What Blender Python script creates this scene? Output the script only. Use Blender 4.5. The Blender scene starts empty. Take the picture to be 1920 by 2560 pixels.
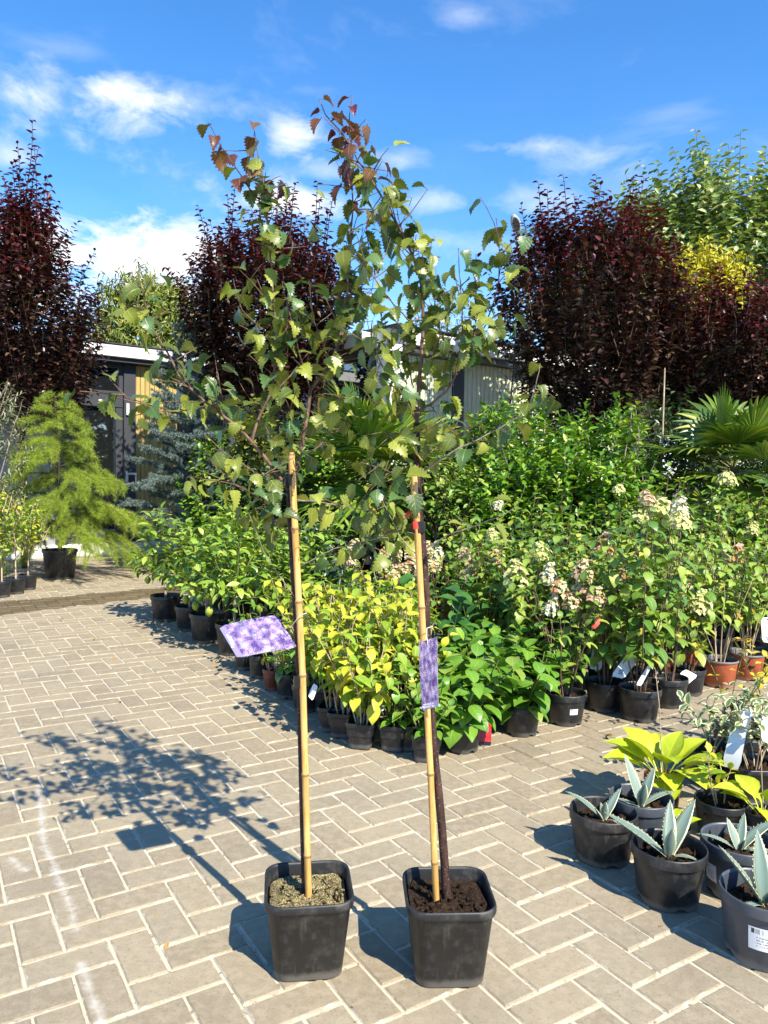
import bpy, math, random
import numpy as np
from mathutils import Matrix, Vector

random.seed(7)
rng = np.random.default_rng(7)
scene = bpy.context.scene
COL = scene.collection
R = math.radians

# ------------------------------------------------------------------ camera
CAM_F, CAM_PITCH, CAM_ROLL, CAM_H = 1923.0, .0503, .0165, 1.18
_fw = np.array([0, math.cos(CAM_PITCH), -math.sin(CAM_PITCH)])
_rt = np.array([1., 0, 0])
_up = np.array([0, math.sin(CAM_PITCH), math.cos(CAM_PITCH)])
CR = math.cos(CAM_ROLL) * _rt + math.sin(CAM_ROLL) * _up
CU = -math.sin(CAM_ROLL) * _rt + math.cos(CAM_ROLL) * _up
CAMP = np.array([0, 0, CAM_H])
cd = bpy.data.cameras.new('camera')
cam = bpy.data.objects.new('camera', cd)
COL.objects.link(cam)
m = Matrix.Identity(4)
for i in range(3):
    m[i][0], m[i][1], m[i][2], m[i][3] = CR[i], CU[i], -_fw[i], CAMP[i]
cam.matrix_world = m
cd.sensor_fit = 'VERTICAL'
cd.sensor_height = 36.0
cd.lens = CAM_F / 2560 * 36.0
cd.clip_start, cd.clip_end = .05, 2000
scene.camera = cam


def ray(x, y):
    return _fw + CR * (x - 960) / CAM_F - CU * (y - 1280) / CAM_F


def at(x, y, Y):
    """survey point: sight line (x, y) of the photograph met at distance Y"""
    d = ray(x, y)
    return CAMP + d * (Y / d[1])


def gr(x, y, z=0.):
    d = ray(x, y)
    return CAMP + d * ((z - CAM_H) / d[2])


# ------------------------------------------------------------------ world, sun, exposure
SUN = np.array([.42, -.55, .72])
SUN = SUN / np.linalg.norm(SUN)
ELEV = math.asin(SUN[2])
AZ = math.atan2(SUN[0], SUN[1])
SKY_STRENGTH, SUN_STRENGTH, EXPOSURE = .15, 5.0, .95
vs = scene.view_settings
vs.view_transform = 'Standard'
vs.look = 'None'
vs.exposure, vs.gamma = EXPOSURE, 1.0
vs.use_curve_mapping = False
scene.cycles.use_denoising = True
scene.cycles.max_bounces = 5
scene.cycles.diffuse_bounces = 2
scene.cycles.glossy_bounces = 2
scene.cycles.transmission_bounces = 4
scene.cycles.transparent_max_bounces = 6
scene.cycles.use_adaptive_sampling = True
scene.cycles.adaptive_threshold = .015
scene.cycles.caustics_reflective = False
scene.cycles.caustics_refractive = False

world = bpy.data.worlds.new('World')
scene.world = world
world.use_nodes = True
wn, wl = world.node_tree.nodes, world.node_tree.links
wn.clear()


def N(t, **k):
    n = wn.new(t)
    for a, b in k.items():
        setattr(n, a, b)
    return n


def wmath(op, a, b=None, c=None, clamp=False):
    n = N('ShaderNodeMath', operation=op, use_clamp=clamp)
    for i, v in enumerate((a, b, c)):
        if v is None:
            continue
        if isinstance(v, (int, float)):
            n.inputs[i].default_value = v
        else:
            wl.new(v, n.inputs[i])
    return n.outputs[0]


FILL_CUMULUS_AT = (2.7, 8.8, 6.4)
sky = N('ShaderNodeTexSky', sky_type='NISHITA')
sky.sun_disc = False
sky.sun_elevation = ELEV
sky.sun_rotation = AZ
sky.altitude = 300
sky.air_density, sky.dust_density, sky.ozone_density = .8, 0.0, 3.5
tc = N('ShaderNodeTexCoord')
DIR = tc.outputs['Generated']
sepd = N('ShaderNodeSeparateXYZ')
wl.new(DIR, sepd.inputs[0])
# cloud noise sampled on the sky dome, stretched sideways
mp = N('ShaderNodeMapping')
mp.inputs['Scale'].default_value = (1, 1, 1.9)
wl.new(DIR, mp.inputs[0])
nz = N('ShaderNodeTexNoise')
nz.inputs['Scale'].default_value = 13
nz.inputs['Detail'].default_value = 8
nz.inputs['Roughness'].default_value = .6
nz.inputs['Distortion'].default_value = .35
wl.new(mp.outputs[0], nz.inputs['Vector'])
nz2 = N('ShaderNodeTexNoise')
nz2.inputs['Scale'].default_value = 3.2
nz2.inputs['Detail'].default_value = 7
nz2.inputs['Roughness'].default_value = .55
nz2.inputs['Distortion'].default_value = .5
mp2 = N('ShaderNodeMapping')
mp2.inputs['Location'].default_value = (1.7, .3, 2.2)
mp2.inputs['Scale'].default_value = (1, 1, 2.6)
wl.new(DIR, mp2.inputs[0])
wl.new(mp2.outputs[0], nz2.inputs['Vector'])
# thin cirrus over the whole sky + cumulus haze towards the horizon
wisp = wmath('MULTIPLY', wmath('SUBTRACT', nz2.outputs[0], .56, clamp=True), 2.2)
low = wmath('POWER', wmath('SUBTRACT', 1, wmath('ABSOLUTE', sepd.outputs[2])), 7)
wisp = wmath('ADD', wmath('MULTIPLY', wisp, .55), wmath('MULTIPLY', low, wmath('MULTIPLY', wmath('SUBTRACT', nz2.outputs[0], .36, clamp=True), 3.0)))
# cumulus over the whole sky, added so its white light neutralises blue shadows
mp3 = N('ShaderNodeMapping')
mp3.inputs['Location'].default_value = FILL_CUMULUS_AT
mp3.inputs['Scale'].default_value = (1, 1, 1.9)
wl.new(DIR, mp3.inputs[0])
nz3 = N('ShaderNodeTexNoise')
nz3.inputs['Scale'].default_value = 2.7
nz3.inputs['Detail'].default_value = 9
nz3.inputs['Roughness'].default_value = .58
nz3.inputs['Distortion'].default_value = .2
wl.new(mp3.outputs[0], nz3.inputs['Vector'])
cum = N('ShaderNodeMapRange', interpolation_type='SMOOTHSTEP')
wl.new(nz3.outputs[0], cum.inputs[0])
cum.inputs[1].default_value, cum.inputs[2].default_value = .565, .70
total = wmath('ADD', wisp, wmath('MULTIPLY', cum.outputs[0], .9))
puff = wmath('MULTIPLY_ADD', nz.outputs[0], 2.6, -.75)
CLOUDS = [  # sight line of the cloud's middle, half width, half height (px of the photograph), density
    (300, 265, 150, 55, .95), (420, 250, 230, 45, .42), (120, 250, 110, 30, .25), (735, 345, 75, 38, .95), (770, 500, 120, 45, 1.1),
    (640, 505, 90, 35, .7), (350, 650, 190, 90, 1.5), (460, 590, 120, 60, 1.2), (90, 600, 170, 80, 1.3), (300, 760, 420, 60, 1.1),
    (1080, 510, 90, 28, .5), (1500, 395, 110, 45, .5), (1290, 370, 130, 22, .38), (160, 120, 110, 25, .18),
    (1150, 45, 60, 30, .25), (30, 390, 60, 30, .5), (990, 400, 70, 30, .4), (1150, 600, 180, 40, .35),
    (1330, 510, 140, 40, .45), (800, 430, 90, 25, .4)]
for cx, cy, hw, hh, den in CLOUDS:
    c = ray(cx, cy)
    c = c / np.linalg.norm(c)
    rx = np.cross(c, (0, 0, 1.))
    rx /= np.linalg.norm(rx)
    uy = np.cross(rx, c)
    a = N('ShaderNodeVectorMath', operation='DOT_PRODUCT')
    wl.new(DIR, a.inputs[0])
    a.inputs[1].default_value = tuple(rx * CAM_F / hw)
    b = N('ShaderNodeVectorMath', operation='DOT_PRODUCT')
    wl.new(DIR, b.inputs[0])
    b.inputs[1].default_value = tuple(uy * CAM_F / hh)
    off = float(np.dot(c, uy)) * CAM_F / hh
    fr = N('ShaderNodeVectorMath', operation='DOT_PRODUCT')
    wl.new(DIR, fr.inputs[0])
    fr.inputs[1].default_value = tuple(c)
    q = wmath('ADD', wmath('POWER', wmath('ABSOLUTE', a.outputs['Value']), 2), wmath('POWER', wmath('ABSOLUTE', b.outputs['Value']), 2))
    g = wmath('EXPONENT', wmath('MULTIPLY', q, -.8))
    g = wmath('MULTIPLY', g, wmath('GREATER_THAN', fr.outputs['Value'], .5))
    # noise eats the edge of the puff
    e = wmath('MULTIPLY', wmath('ADD', wmath('MULTIPLY', g, 1.5), wmath('MULTIPLY_ADD', nz.outputs[0], 3.8, -2.45)), .75, clamp=True)
    total = wmath('ADD', total, wmath('MULTIPLY', wmath('MULTIPLY', e, wmath('POWER', g, .6)), den * 1.1))
mask = wmath('MULTIPLY', total, 1.0, clamp=True)
hsv = N('ShaderNodeHueSaturation')
hsv.inputs['Saturation'].default_value = 1.24
hsv.inputs['Value'].default_value = 1.14
wl.new(sky.outputs[0], hsv.inputs['Color'])
mixc = N('ShaderNodeMix', data_type='RGBA')
wl.new(mask, mixc.inputs[0])
wl.new(hsv.outputs[0], mixc.inputs[6])
mixc.inputs[7].default_value = (4.2, 4.35, 4.6, 1)
bg = N('ShaderNodeBackground')
bg.inputs[1].default_value = SKY_STRENGTH
wl.new(mixc.outputs[2], bg.inputs[0])
wo = N('ShaderNodeOutputWorld')
wl.new(bg.outputs[0], wo.inputs[0])

sl = bpy.data.lights.new('sun', 'SUN')
sl.energy = SUN_STRENGTH
sl.angle = R(.53)
sl.color = (1, .92, .77)
so = bpy.data.objects.new('sun', sl)
COL.objects.link(so)
so.rotation_euler = Vector(tuple(SUN)).to_track_quat('Z', 'Y').to_euler()
so.location = tuple(SUN * 30)


# ------------------------------------------------------------------ mesh helpers
def nrm(v):
    v = np.asarray(v, float)
    return v / (np.linalg.norm(v, axis=-1, keepdims=True) + 1e-12)


class MB:
    """collects faces and links them as ONE mesh object"""

    def __init__(s):
        s.V, s.loops, s.counts, s.mi = [], [], [], []
        s.A = {'u': [], 'v': [], 'rnd': []}
        s.n = 0

    def add(s, V, F, u=None, v=None, rnd=None, mat=0):
        V = np.asarray(V, np.float32).reshape(-1, 3)
        F = np.asarray(F, np.int64)
        if len(F) == 0:
            return s
        s.V.append(V)
        s.loops.append((F + s.n).ravel())
        s.counts.append(np.full(len(F), F.shape[1]))
        s.mi.append(np.full(len(F), mat))
        for k, a in (('u', u), ('v', v), ('rnd', rnd)):
            s.A[k].append(np.zeros(len(V), np.float32) if a is None else np.broadcast_to(np.asarray(a, np.float32), (len(V),)))
        s.n += len(V)
        return s

    def mesh(s, name, mats, smooth=True):
        me = bpy.data.meshes.new(name)
        V = np.concatenate(s.V)
        L = np.concatenate(s.loops)
        cn = np.concatenate(s.counts)
        me.vertices.add(len(V))
        me.vertices.foreach_set('co', V.ravel())
        me.loops.add(len(L))
        me.loops.foreach_set('vertex_index', L.astype(np.int32))
        me.polygons.add(len(cn))
        me.polygons.foreach_set('loop_start', np.concatenate([[0], np.cumsum(cn)[:-1]]).astype(np.int32))
        me.polygons.foreach_set('loop_total', cn.astype(np.int32))
        if not isinstance(mats, (list, tuple)):
            mats = [mats]
        for mm in mats:
            me.materials.append(mm)
        me.polygons.foreach_set('material_index', np.concatenate(s.mi).astype(np.int32))
        me.polygons.foreach_set('use_smooth', np.full(len(cn), smooth))
        for k, a in s.A.items():
            a = np.concatenate(a)
            if a.any():
                at_ = me.attributes.new(k, 'FLOAT', 'POINT')
                at_.data.foreach_set('value', a)
        me.update(calc_edges=True)
        return me

    def build(s, name, mats, parent=None, smooth=True, kind=None):
        return obj(name, s.mesh(name, mats, smooth), parent, kind)


def obj(name, me, parent=None, kind=None, loc=None):
    o = bpy.data.objects.new(name, me)
    COL.objects.link(o)
    if parent is not None:
        o.parent = parent
    if kind:
        o['kind'] = kind
    if loc is not None:
        o.location = tuple(loc)
    return o


def thing(name, label, cat, loc=(0, 0, 0), rz=0., group=None):
    o = bpy.data.objects.new(name, None)
    o.empty_display_size = .1
    COL.objects.link(o)
    o.location = tuple(loc)
    o.rotation_euler = (0, 0, rz)
    return tag(o, label, cat, group)


def tag(o, label, cat, group=None):
    o['label'] = label
    o['category'] = cat
    if group:
        o['group'] = group
    return o


KIDS = {}


def copy_tree(o, parent=None):
    c = o.copy()
    COL.objects.link(c)
    if parent is not None:
        c.parent = parent
    if o.name not in KIDS:
        KIDS[o.name] = list(o.children)
    for ch in KIDS[o.name]:
        copy_tree(ch, c)
    return c


def place(proto, used, loc, rz=0., sc=1., label=None, group=None, tilt=(0, 0)):
    """the first placing moves the prototype itself, later ones copy it with all its parts"""
    if proto.name in used:
        o = copy_tree(proto)
    else:
        used.add(proto.name)
        o = proto
        KIDS[o.name] = list(o.children)
        for ch in KIDS[o.name]:
            KIDS[ch.name] = list(ch.children)
    o.location = (loc[0], loc[1], loc[2] if len(loc) > 2 else 0)
    o.rotation_euler = (tilt[0], tilt[1], rz)
    o.scale = (sc, sc, sc)
    if label:
        o['label'] = label
    if group:
        o['group'] = group
    return o


def box(x0, x1, y0, y1, z0, z1):
    V = np.array([(x, y, z) for z in (z0, z1) for y in (y0, y1) for x in (x0, x1)], float)
    F = [(0, 2, 3, 1), (4, 5, 7, 6), (0, 1, 5, 4), (2, 6, 7, 3), (0, 4, 6, 2), (1, 3, 7, 5)]
    return V, F


def bevel_box(x0, x1, y0, y1, z0, z1, b=.004):
    """box with all twelve edges chamfered"""
    cx, cy, cz = (x0 + x1) / 2, (y0 + y1) / 2, (z0 + z1) / 2
    hx, hy, hz = (x1 - x0) / 2, (y1 - y0) / 2, (z1 - z0) / 2
    b = min(b, hx * .49, hy * .49, hz * .49)
    V, F, idx = [], [], {}
    for sx in (-1, 1):
        for sy in (-1, 1):
            for sz in (-1, 1):
                for ax in range(3):
                    h = [hx - b, hy - b, hz - b]
                    h[ax] += b
                    idx[sx, sy, sz, ax] = len(V)
                    V.append((cx + sx * h[0], cy + sy * h[1], cz + sz * h[2]))
    S = [(-1, -1), (1, -1), (1, 1), (-1, 1)]

    def key(ax, s, a, c):
        k = [0, 0, 0]
        k[ax] = s
        o = [i for i in range(3) if i != ax]
        k[o[0]], k[o[1]] = a, c
        return tuple(k)
    quads, tris = [], []
    for ax in range(3):
        for s in (-1, 1):
            quads.append([idx[key(ax, s, a, c) + (ax,)] for a, c in S])
    for ax in range(3):          # edges parallel to ax
        o = [i for i in range(3) if i != ax]
        for a, c in S:
            p, q = key(ax, -1, a, c), key(ax, 1, a, c)
            quads.append([idx[p + (o[0],)], idx[q + (o[0],)], idx[q + (o[1],)], idx[p + (o[1],)]])
    for sx in (-1, 1):
        for sy in (-1, 1):
            for sz in (-1, 1):
                tris.append([idx[sx, sy, sz, a] for a in range(3)])
    V = np.array(V)
    C = np.array([cx, cy, cz])
    for L in (quads, tris):
        for i, f in enumerate(L):
            P = V[f]
            if np.dot(np.cross(P[1] - P[0], P[2] - P[0]), P.mean(0) - C) < 0:
                L[i] = f[::-1]
    return V, quads, tris


def tube(P, r, k=6, cap=True):
    P = np.asarray(P, float)
    n = len(P)
    r = np.broadcast_to(np.asarray(r, float), (n,))
    T = np.gradient(P, axis=0) if n > 2 else np.tile(P[1] - P[0], (2, 1))
    T = nrm(T)
    ref = np.array([0, 0, 1.]) if abs(T[0][2]) < .9 else np.array([1., 0, 0])
    X = nrm(np.cross(T, ref))
    Y = np.cross(T, X)
    a = np.arange(k) * 2 * math.pi / k
    V = P[:, None] + r[:, None, None] * (np.cos(a)[None, :, None] * X[:, None] + np.sin(a)[None, :, None] * Y[:, None])
    V = V.reshape(-1, 3)
    i = np.arange(n - 1)[:, None] * k
    j = np.arange(k)[None]
    j2 = (j + 1) % k
    F = np.stack([i + j, i + j2, i + k + j2, i + k + j], -1).reshape(-1, 4)
    v = np.repeat(np.linspace(0, 1, n), k)
    return V, F, v


def add_tube(mb, P, r, k=6, mat=0, rnd=0, cap=True):
    V, F, v = tube(P, r, k)
    mb.add(V, F, v=v, rnd=rnd, mat=mat)
    if cap:
        n = len(P)
        mb.add(V[-k:], [list(range(k))], v=1, mat=mat)
    return mb


def lathe(prof, k=28):
    """closed surface of revolution through (radius, z) points"""
    prof = np.asarray(prof, float)
    n = len(prof)
    a = np.arange(k) * 2 * math.pi / k
    V = np.stack([prof[:, None, 0] * np.cos(a), prof[:, None, 0] * np.sin(a), np.repeat(prof[:, 1:2], k, 1)], -1).reshape(-1, 3)
    i = np.arange(n - 1)[:, None] * k
    j = np.arange(k)[None]
    j2 = (j + 1) % k
    F = np.stack([i + j, i + j2, i + k + j2, i + k + j], -1).reshape(-1, 4)
    return V, F


def rrect(hx, hy, r, n=5):
    P = []
    for cx, cy, a0 in ((hx - r, hy - r, 0), (-hx + r, hy - r, 90), (-hx + r, -hy + r, 180), (hx - r, -hy + r, 270)):
        for t in np.linspace(0, 90, n):
            P.append((cx + r * math.cos(R(a0 + t)), cy + r * math.sin(R(a0 + t))))
    return np.array(P)


def loft(rings):
    """rings: list of (k,3) arrays"""
    k = len(rings[0])
    V = np.concatenate(rings)
    n = len(rings)
    i = np.arange(n - 1)[:, None] * k
    j = np.arange(k)[None]
    j2 = (j + 1) % k
    return V, np.stack([i + j, i + j2, i + k + j2, i + k + j], -1).reshape(-1, 4)


# ------------------------------------------------------------------ leaves
class Leaf:
    def __init__(s, prof, fold=.3, curl=.5, half=1, wave=0., rib=0.):
        prof = np.asarray(prof, float)
        n = len(prof)
        vv, w = prof[:, 0], prof[:, 1]
        th = -curl * vv
        y = np.concatenate([[0], np.cumsum(np.diff(vv) * np.cos((th[1:] + th[:-1]) / 2))])
        z = np.concatenate([[0], np.cumsum(np.diff(vv) * np.sin((th[1:] + th[:-1]) / 2))])
        V, U, W = [], [], []
        for i in range(n):
            for kx in range(-half, half + 1):
                t = kx / half
                x = t * w[i] * math.cos(fold)
                dz = abs(t) * w[i] * math.sin(fold)
                dz += wave * math.sin(vv[i] * 9 + (2 if t > 0 else 0)) * abs(t) * w[i]
                if rib and half > 1:
                    dz += rib * w[i] * (-1 if (kx % 2) else 1) * .5
                V.append((x, y[i] + dz * math.sin(-th[i]) * 1.0, z[i] + dz * math.cos(th[i])))
                U.append(t)
                W.append(vv[i])
        k = 2 * half + 1
        i = np.arange(n - 1)[:, None] * k
        j = np.arange(k - 1)[None]
        s.F = np.stack([i + j, i + j + 1, i + k + j + 1, i + k + j], -1).reshape(-1, 4)
        s.V, s.u, s.v = np.array(V), np.array(U, np.float32), np.array(W, np.float32)
        s.cache = {}

    def mesh(s, mat, name='leaf'):
        if mat.name not in s.cache:
            s.cache[mat.name] = MB().add(s.V, s.F, u=s.u, v=s.v).mesh(name, mat)
        return s.cache[mat.name]


class Simple(Leaf):
    """six point folded leaf for far foliage: four triangles"""

    def __init__(s, w=.32, fold=.35, curl=.3):
        b = [(0, 0, 0), (-w * .95, .32, 0), (-w * .8, .66, 0), (0, 1, -curl * .5), (w * .8, .66, 0), (w * .95, .32, 0)]
        V = np.array(b, float)
        V[[1, 2, 4, 5], 2] += w * math.tan(fold) * .8
        V[[2, 4], 2] -= curl * .25
        s.V = V
        s.F = np.array([(0, 5, 4, 3), (0, 3, 2, 1)])
        s.u = np.array([0, -1, -1, 0, 1, 1], np.float32)
        s.v = np.array([0, .3, .66, 1, .66, .3], np.float32)
        s.cache = {}


OVATE = [(0, .015), (.08, .12), (.2, .24), (.36, .31), (.52, .30), (.68, .235), (.84, .12), (1, .008)]
BROAD = [(0, .02), (.07, .17), (.2, .31), (.36, .37), (.52, .36), (.68, .28), (.84, .14), (1, .008)]
LANCE = [(0, .01), (.12, .09), (.3, .165), (.5, .18), (.7, .14), (.87, .065), (1, .005)]
BIRCH = [(0, .02), (.02, .20), (.09, .37), (.12, .31), (.21, .45), (.235, .35), (.345, .43), (.365, .31), (.475, .37), (.495, .25),
         (.61, .30), (.63, .18), (.75, .21), (.77, .10), (.89, .10), (.91, .05), (1, .004)]


def frames(D, U):
    """leaf axes: y along the leaf, z its upper side"""
    D = nrm(D)
    X = nrm(np.cross(D, U))
    Z = np.cross(X, D)
    return np.stack([X, D, Z], -1)     # columns


def scatter(mb, leaf, pos, D, U, size, rnd=None, mat=0):
    pos, D, U = np.asarray(pos, float), np.asarray(D, float), np.asarray(U, float)
    m_ = len(pos)
    if not m_:
        return mb
    size = np.broadcast_to(np.asarray(size, float), (m_,))
    Fr = frames(D, U)
    V = np.einsum('mij,nj->mni', Fr, leaf.V) * size[:, None, None] + pos[:, None]
    n = len(leaf.V)
    F = (leaf.F[None] + (np.arange(m_) * n)[:, None, None]).reshape(-1, leaf.F.shape[1])
    rnd = rng.random(m_) if rnd is None else rnd
    mb.add(V.reshape(-1, 3), F, u=np.tile(leaf.u, m_), v=np.tile(leaf.v, m_), rnd=np.repeat(rnd, n), mat=mat)
    return mb


def leaf_objs(parent, me, pos, D, U, size, name='leaf'):
    """each leaf an object of its own; me: mesh or list of meshes"""
    pos = np.asarray(pos, float)
    if not len(pos):
        return
    Fr = frames(D, U)
    size = np.broadcast_to(np.asarray(size, float), (len(pos),))
    for i in range(len(pos)):
        q = me[random.randrange(len(me))] if isinstance(me, list) else me
        o = bpy.data.objects.new(name, q)
        M = np.eye(4)
        M[:3, :3] = Fr[i] * size[i]
        M[:3, 3] = pos[i]
        o.parent = parent
        o.matrix_basis = Matrix(M.tolist())
        COL.objects.link(o)


def shoot(p0, d, L, n=7, bend=(0, 0, 0), wob=.06):
    """a growing twig: n points, direction drifting by bend over its length"""
    p = np.array(p0, float)
    d = nrm(np.array(d, float))
    P = [p.copy()]
    bend = np.array(bend, float)
    for i in range(n - 1):
        d = nrm(d + bend / (n - 1) + rng.normal(0, wob, 3))
        p = p + d * L / (n - 1)
        P.append(p.copy())
    return np.array(P)


def along(P, t):
    """points and tangents at fractions t of the polyline P"""
    P = np.asarray(P, float)
    seg = np.linalg.norm(np.diff(P, axis=0), axis=1)
    s = np.concatenate([[0], np.cumsum(seg)])
    t = np.asarray(t) * s[-1]
    Q = np.stack([np.interp(t, s, P[:, i]) for i in range(3)], -1)
    k = np.clip(np.searchsorted(s, t, side='right') - 1, 0, len(seg) - 1)
    return Q, nrm(np.diff(P, axis=0))[k]


def leafing(P, spacing, size, start=.15, mode='spiral', out=1.0, rise=.5, droop=.0, jit=.18, taper=.35, upw=1.0, ph=None, tip=True):
    """leaves along one shoot -> pos, dir, up, size"""
    L = np.linalg.norm(np.diff(P, axis=0), axis=1).sum()
    n = max(2, int(L * (1 - start) / spacing))
    t = np.linspace(start, 1, n)
    ph = rng.random() * 6.28 if ph is None else ph
    if mode == 'opp':
        a = np.repeat(ph + np.arange(n) * math.pi / 2, 2)
        a[1::2] += math.pi
        t = np.repeat(t, 2)
    elif mode == 'alt':
        a = ph + np.arange(n) * math.pi
    else:
        a = ph + np.arange(n) * 2.4
    a = a + rng.normal(0, .22, len(a))
    Q, T = along(P, t)
    ref = np.where(np.abs(T[:, 2:3]) < .95, np.array([[0, 0, 1.]]), np.array([[1., 0, 0]]))
    X = nrm(np.cross(T, ref))
    Y = np.cross(T, X)
    rad = np.cos(a)[:, None] * X + np.sin(a)[:, None] * Y
    D = rad * out + T * rise + np.array([0, 0, -droop]) + rng.normal(0, jit, (len(a), 3))
    Up = T * .6 + np.array([0, 0, upw]) + rng.normal(0, jit, (len(a), 3))
    S = size * (1 - taper * (t - start) / max(1e-6, 1 - start)) * rng.uniform(.75, 1.12, len(a))
    return Q, nrm(D), Up, S


class Fol:
    """gathers leafings of many shoots"""

    def __init__(s):
        s.L = []

    def add(s, t):
        s.L.append(t)

    def get(s):
        return [np.concatenate([l[i] for l in s.L]) for i in range(4)]


# ------------------------------------------------------------------ materials
class Mat:
    def __init__(s, name):
        s.m = bpy.data.materials.new(name)
        s.m.use_nodes = True
        s.n, s.l = s.m.node_tree.nodes, s.m.node_tree.links
        s.n.clear()
        s.out = s.n.new('ShaderNodeOutputMaterial')

    def node(s, t, **k):
        nd = s.n.new(t)
        for a, b in k.items():
            setattr(nd, a, b)
        return nd

    def put(s, sock, v):
        if isinstance(v, (int, float)):
            sock.default_value = v
        elif isinstance(v, (tuple, list)):
            sock.default_value = tuple(v) + ((1,) if len(v) == 3 and len(sock.default_value) == 4 else ())
        else:
            s.l.new(v, sock)

    def math(s, op, a, b=None, c=None, clamp=False):
        nd = s.node('ShaderNodeMath', operation=op, use_clamp=clamp)
        for i, v in enumerate((a, b, c)):
            if v is not None:
                s.put(nd.inputs[i], v)
        return nd.outputs[0]

    def mix(s, f, a, b, mode='MIX'):
        nd = s.node('ShaderNodeMix', data_type='RGBA', blend_type=mode)
        s.put(nd.inputs[0], f)
        s.put(nd.inputs[6], a)
        s.put(nd.inputs[7], b)
        return nd.outputs[2]

    def pos(s):
        return s.node('ShaderNodeNewGeometry').outputs['Position']

    def objco(s):
        return s.node('ShaderNodeTexCoord').outputs['Object']

    def noise(s, vec, scale, detail=4, rough=.55, out=0, dist=0.):
        nd = s.node('ShaderNodeTexNoise')
        if vec is not None:
            s.l.new(vec, nd.inputs['Vector'])
        nd.inputs['Scale'].default_value = scale
        nd.inputs['Detail'].default_value = detail
        nd.inputs['Roughness'].default_value = rough
        nd.inputs['Distortion'].default_value = dist
        return nd.outputs[out]

    def mapping(s, vec, scale=(1, 1, 1), loc=(0, 0, 0), rot=(0, 0, 0)):
        nd = s.node('ShaderNodeMapping')
        s.l.new(vec, nd.inputs[0])
        nd.inputs['Scale'].default_value = scale
        nd.inputs['Location'].default_value = loc
        nd.inputs['Rotation'].default_value = rot
        return nd.outputs[0]

    def ramp(s, f, stops, interp='LINEAR'):
        nd = s.node('ShaderNodeValToRGB')
        nd.color_ramp.interpolation = interp
        e = nd.color_ramp.elements
        while len(e) < len(stops):
            e.new(.5)
        for i, (p, c) in enumerate(stops):
            e[i].position = p
            e[i].color = tuple(c) + (1,) if len(c) == 3 else c
        s.put(nd.inputs[0], f)
        return nd.outputs[0]

    def smooth(s, v, a, b):
        nd = s.node('ShaderNodeMapRange', interpolation_type='SMOOTHSTEP')
        s.put(nd.inputs[0], v)
        nd.inputs[1].default_value = a
        nd.inputs[2].default_value = b
        return nd.outputs[0]

    def attr(s, name, out='Fac'):
        return s.node('ShaderNodeAttribute', attribute_name=name).outputs[out]

    def orand(s):
        return s.node('ShaderNodeObjectInfo').outputs['Random']

    def bump(s, h, strength=.3, dist=.002):
        nd = s.node('ShaderNodeBump')
        nd.inputs['Strength'].default_value = strength
        nd.inputs['Distance'].default_value = dist
        s.l.new(h, nd.inputs['Height'])
        return nd.outputs[0]

    def bsdf(s, col, rough=.5, spec=.5, normal=None, metal=0., coat=0.):
        p = s.node('ShaderNodeBsdfPrincipled')
        s.put(p.inputs['Base Color'], col)
        s.put(p.inputs['Roughness'], rough)
        s.put(p.inputs['Specular IOR Level'], spec)
        p.inputs['Metallic'].default_value = metal
        p.inputs['Coat Weight'].default_value = coat
        if normal is not None:
            s.l.new(normal, p.inputs['Normal'])
        return p.outputs[0]

    def done(s, sh):
        s.l.new(sh, s.out.inputs[0])
        return s.m


def leaf_mat(name, c1, c2, c3=None, trans=.32, rough=.42, spec=.45, vein=.35, margin=None, mwidth=.62, veins=6, hue3=.9, spots=0.):
    """c1..c2 spread over the leaves, c3 the colour of the odd one (share 1-hue3); margin = coloured leaf edge"""
    M = Mat(name)
    r = M.math('FRACT', M.math('ADD', M.orand(), M.attr('rnd')))
    col = M.mix(M.smooth(r, 0., .9), c1, c2)
    if c3:
        r2 = M.math('FRACT', M.math('MULTIPLY', r, 17.31))
        col = M.mix(M.math('GREATER_THAN', r2, hue3), col, c3)
    u, v = M.attr('u'), M.attr('v')
    au = M.math('ABSOLUTE', u)
    # midrib and side veins (paler tissue, slight relief)
    side = M.math('ABSOLUTE', M.math('SUBTRACT', M.math('FRACT', M.math('MULTIPLY', M.math('SUBTRACT', v, M.math('MULTIPLY', au, .22)), veins)), .5))
    line = M.smooth(side, .10, .02)
    mid = M.smooth(au, .10, .02)
    vv = M.math('MAXIMUM', M.math('MULTIPLY', line, .45), mid)
    pale = tuple(min(1, x * 1.7 + .02) for x in c2)
    if vein:
        col = M.mix(M.math('MULTIPLY', vv, vein), col, pale)
    if margin:
        nzv = M.noise(M.objco(), 40, 2)
        e = M.math('ADD', au, M.math('MULTIPLY_ADD', nzv, .36, -.18))
        col = M.mix(M.smooth(e, mwidth - .04, mwidth + .06), col, margin)
    if spots:
        nz_ = M.noise(M.objco(), 9, 3)
        col = M.mix(M.math('MULTIPLY', M.smooth(nz_, .55, .75), spots), col, c3 or c1)
    nrmo = M.bump(M.math('SUBTRACT', 1, vv), .35, .0015) if vein else None
    p = M.bsdf(col, rough, spec, nrmo)
    t = M.node('ShaderNodeBsdfTranslucent')
    tc_ = M.mix(1.0, col, (1.0, 1.05, .45), 'MULTIPLY')
    M.l.new(M.mix(.5, tc_, col, 'ADD') if trans > .4 else tc_, t.inputs[0])
    mx = M.node('ShaderNodeMixShader')
    mx.inputs[0].default_value = trans * .72
    M.l.new(p, mx.inputs[1])
    M.l.new(t.outputs[0], mx.inputs[2])
    return M.done(mx.outputs[0])


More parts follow.
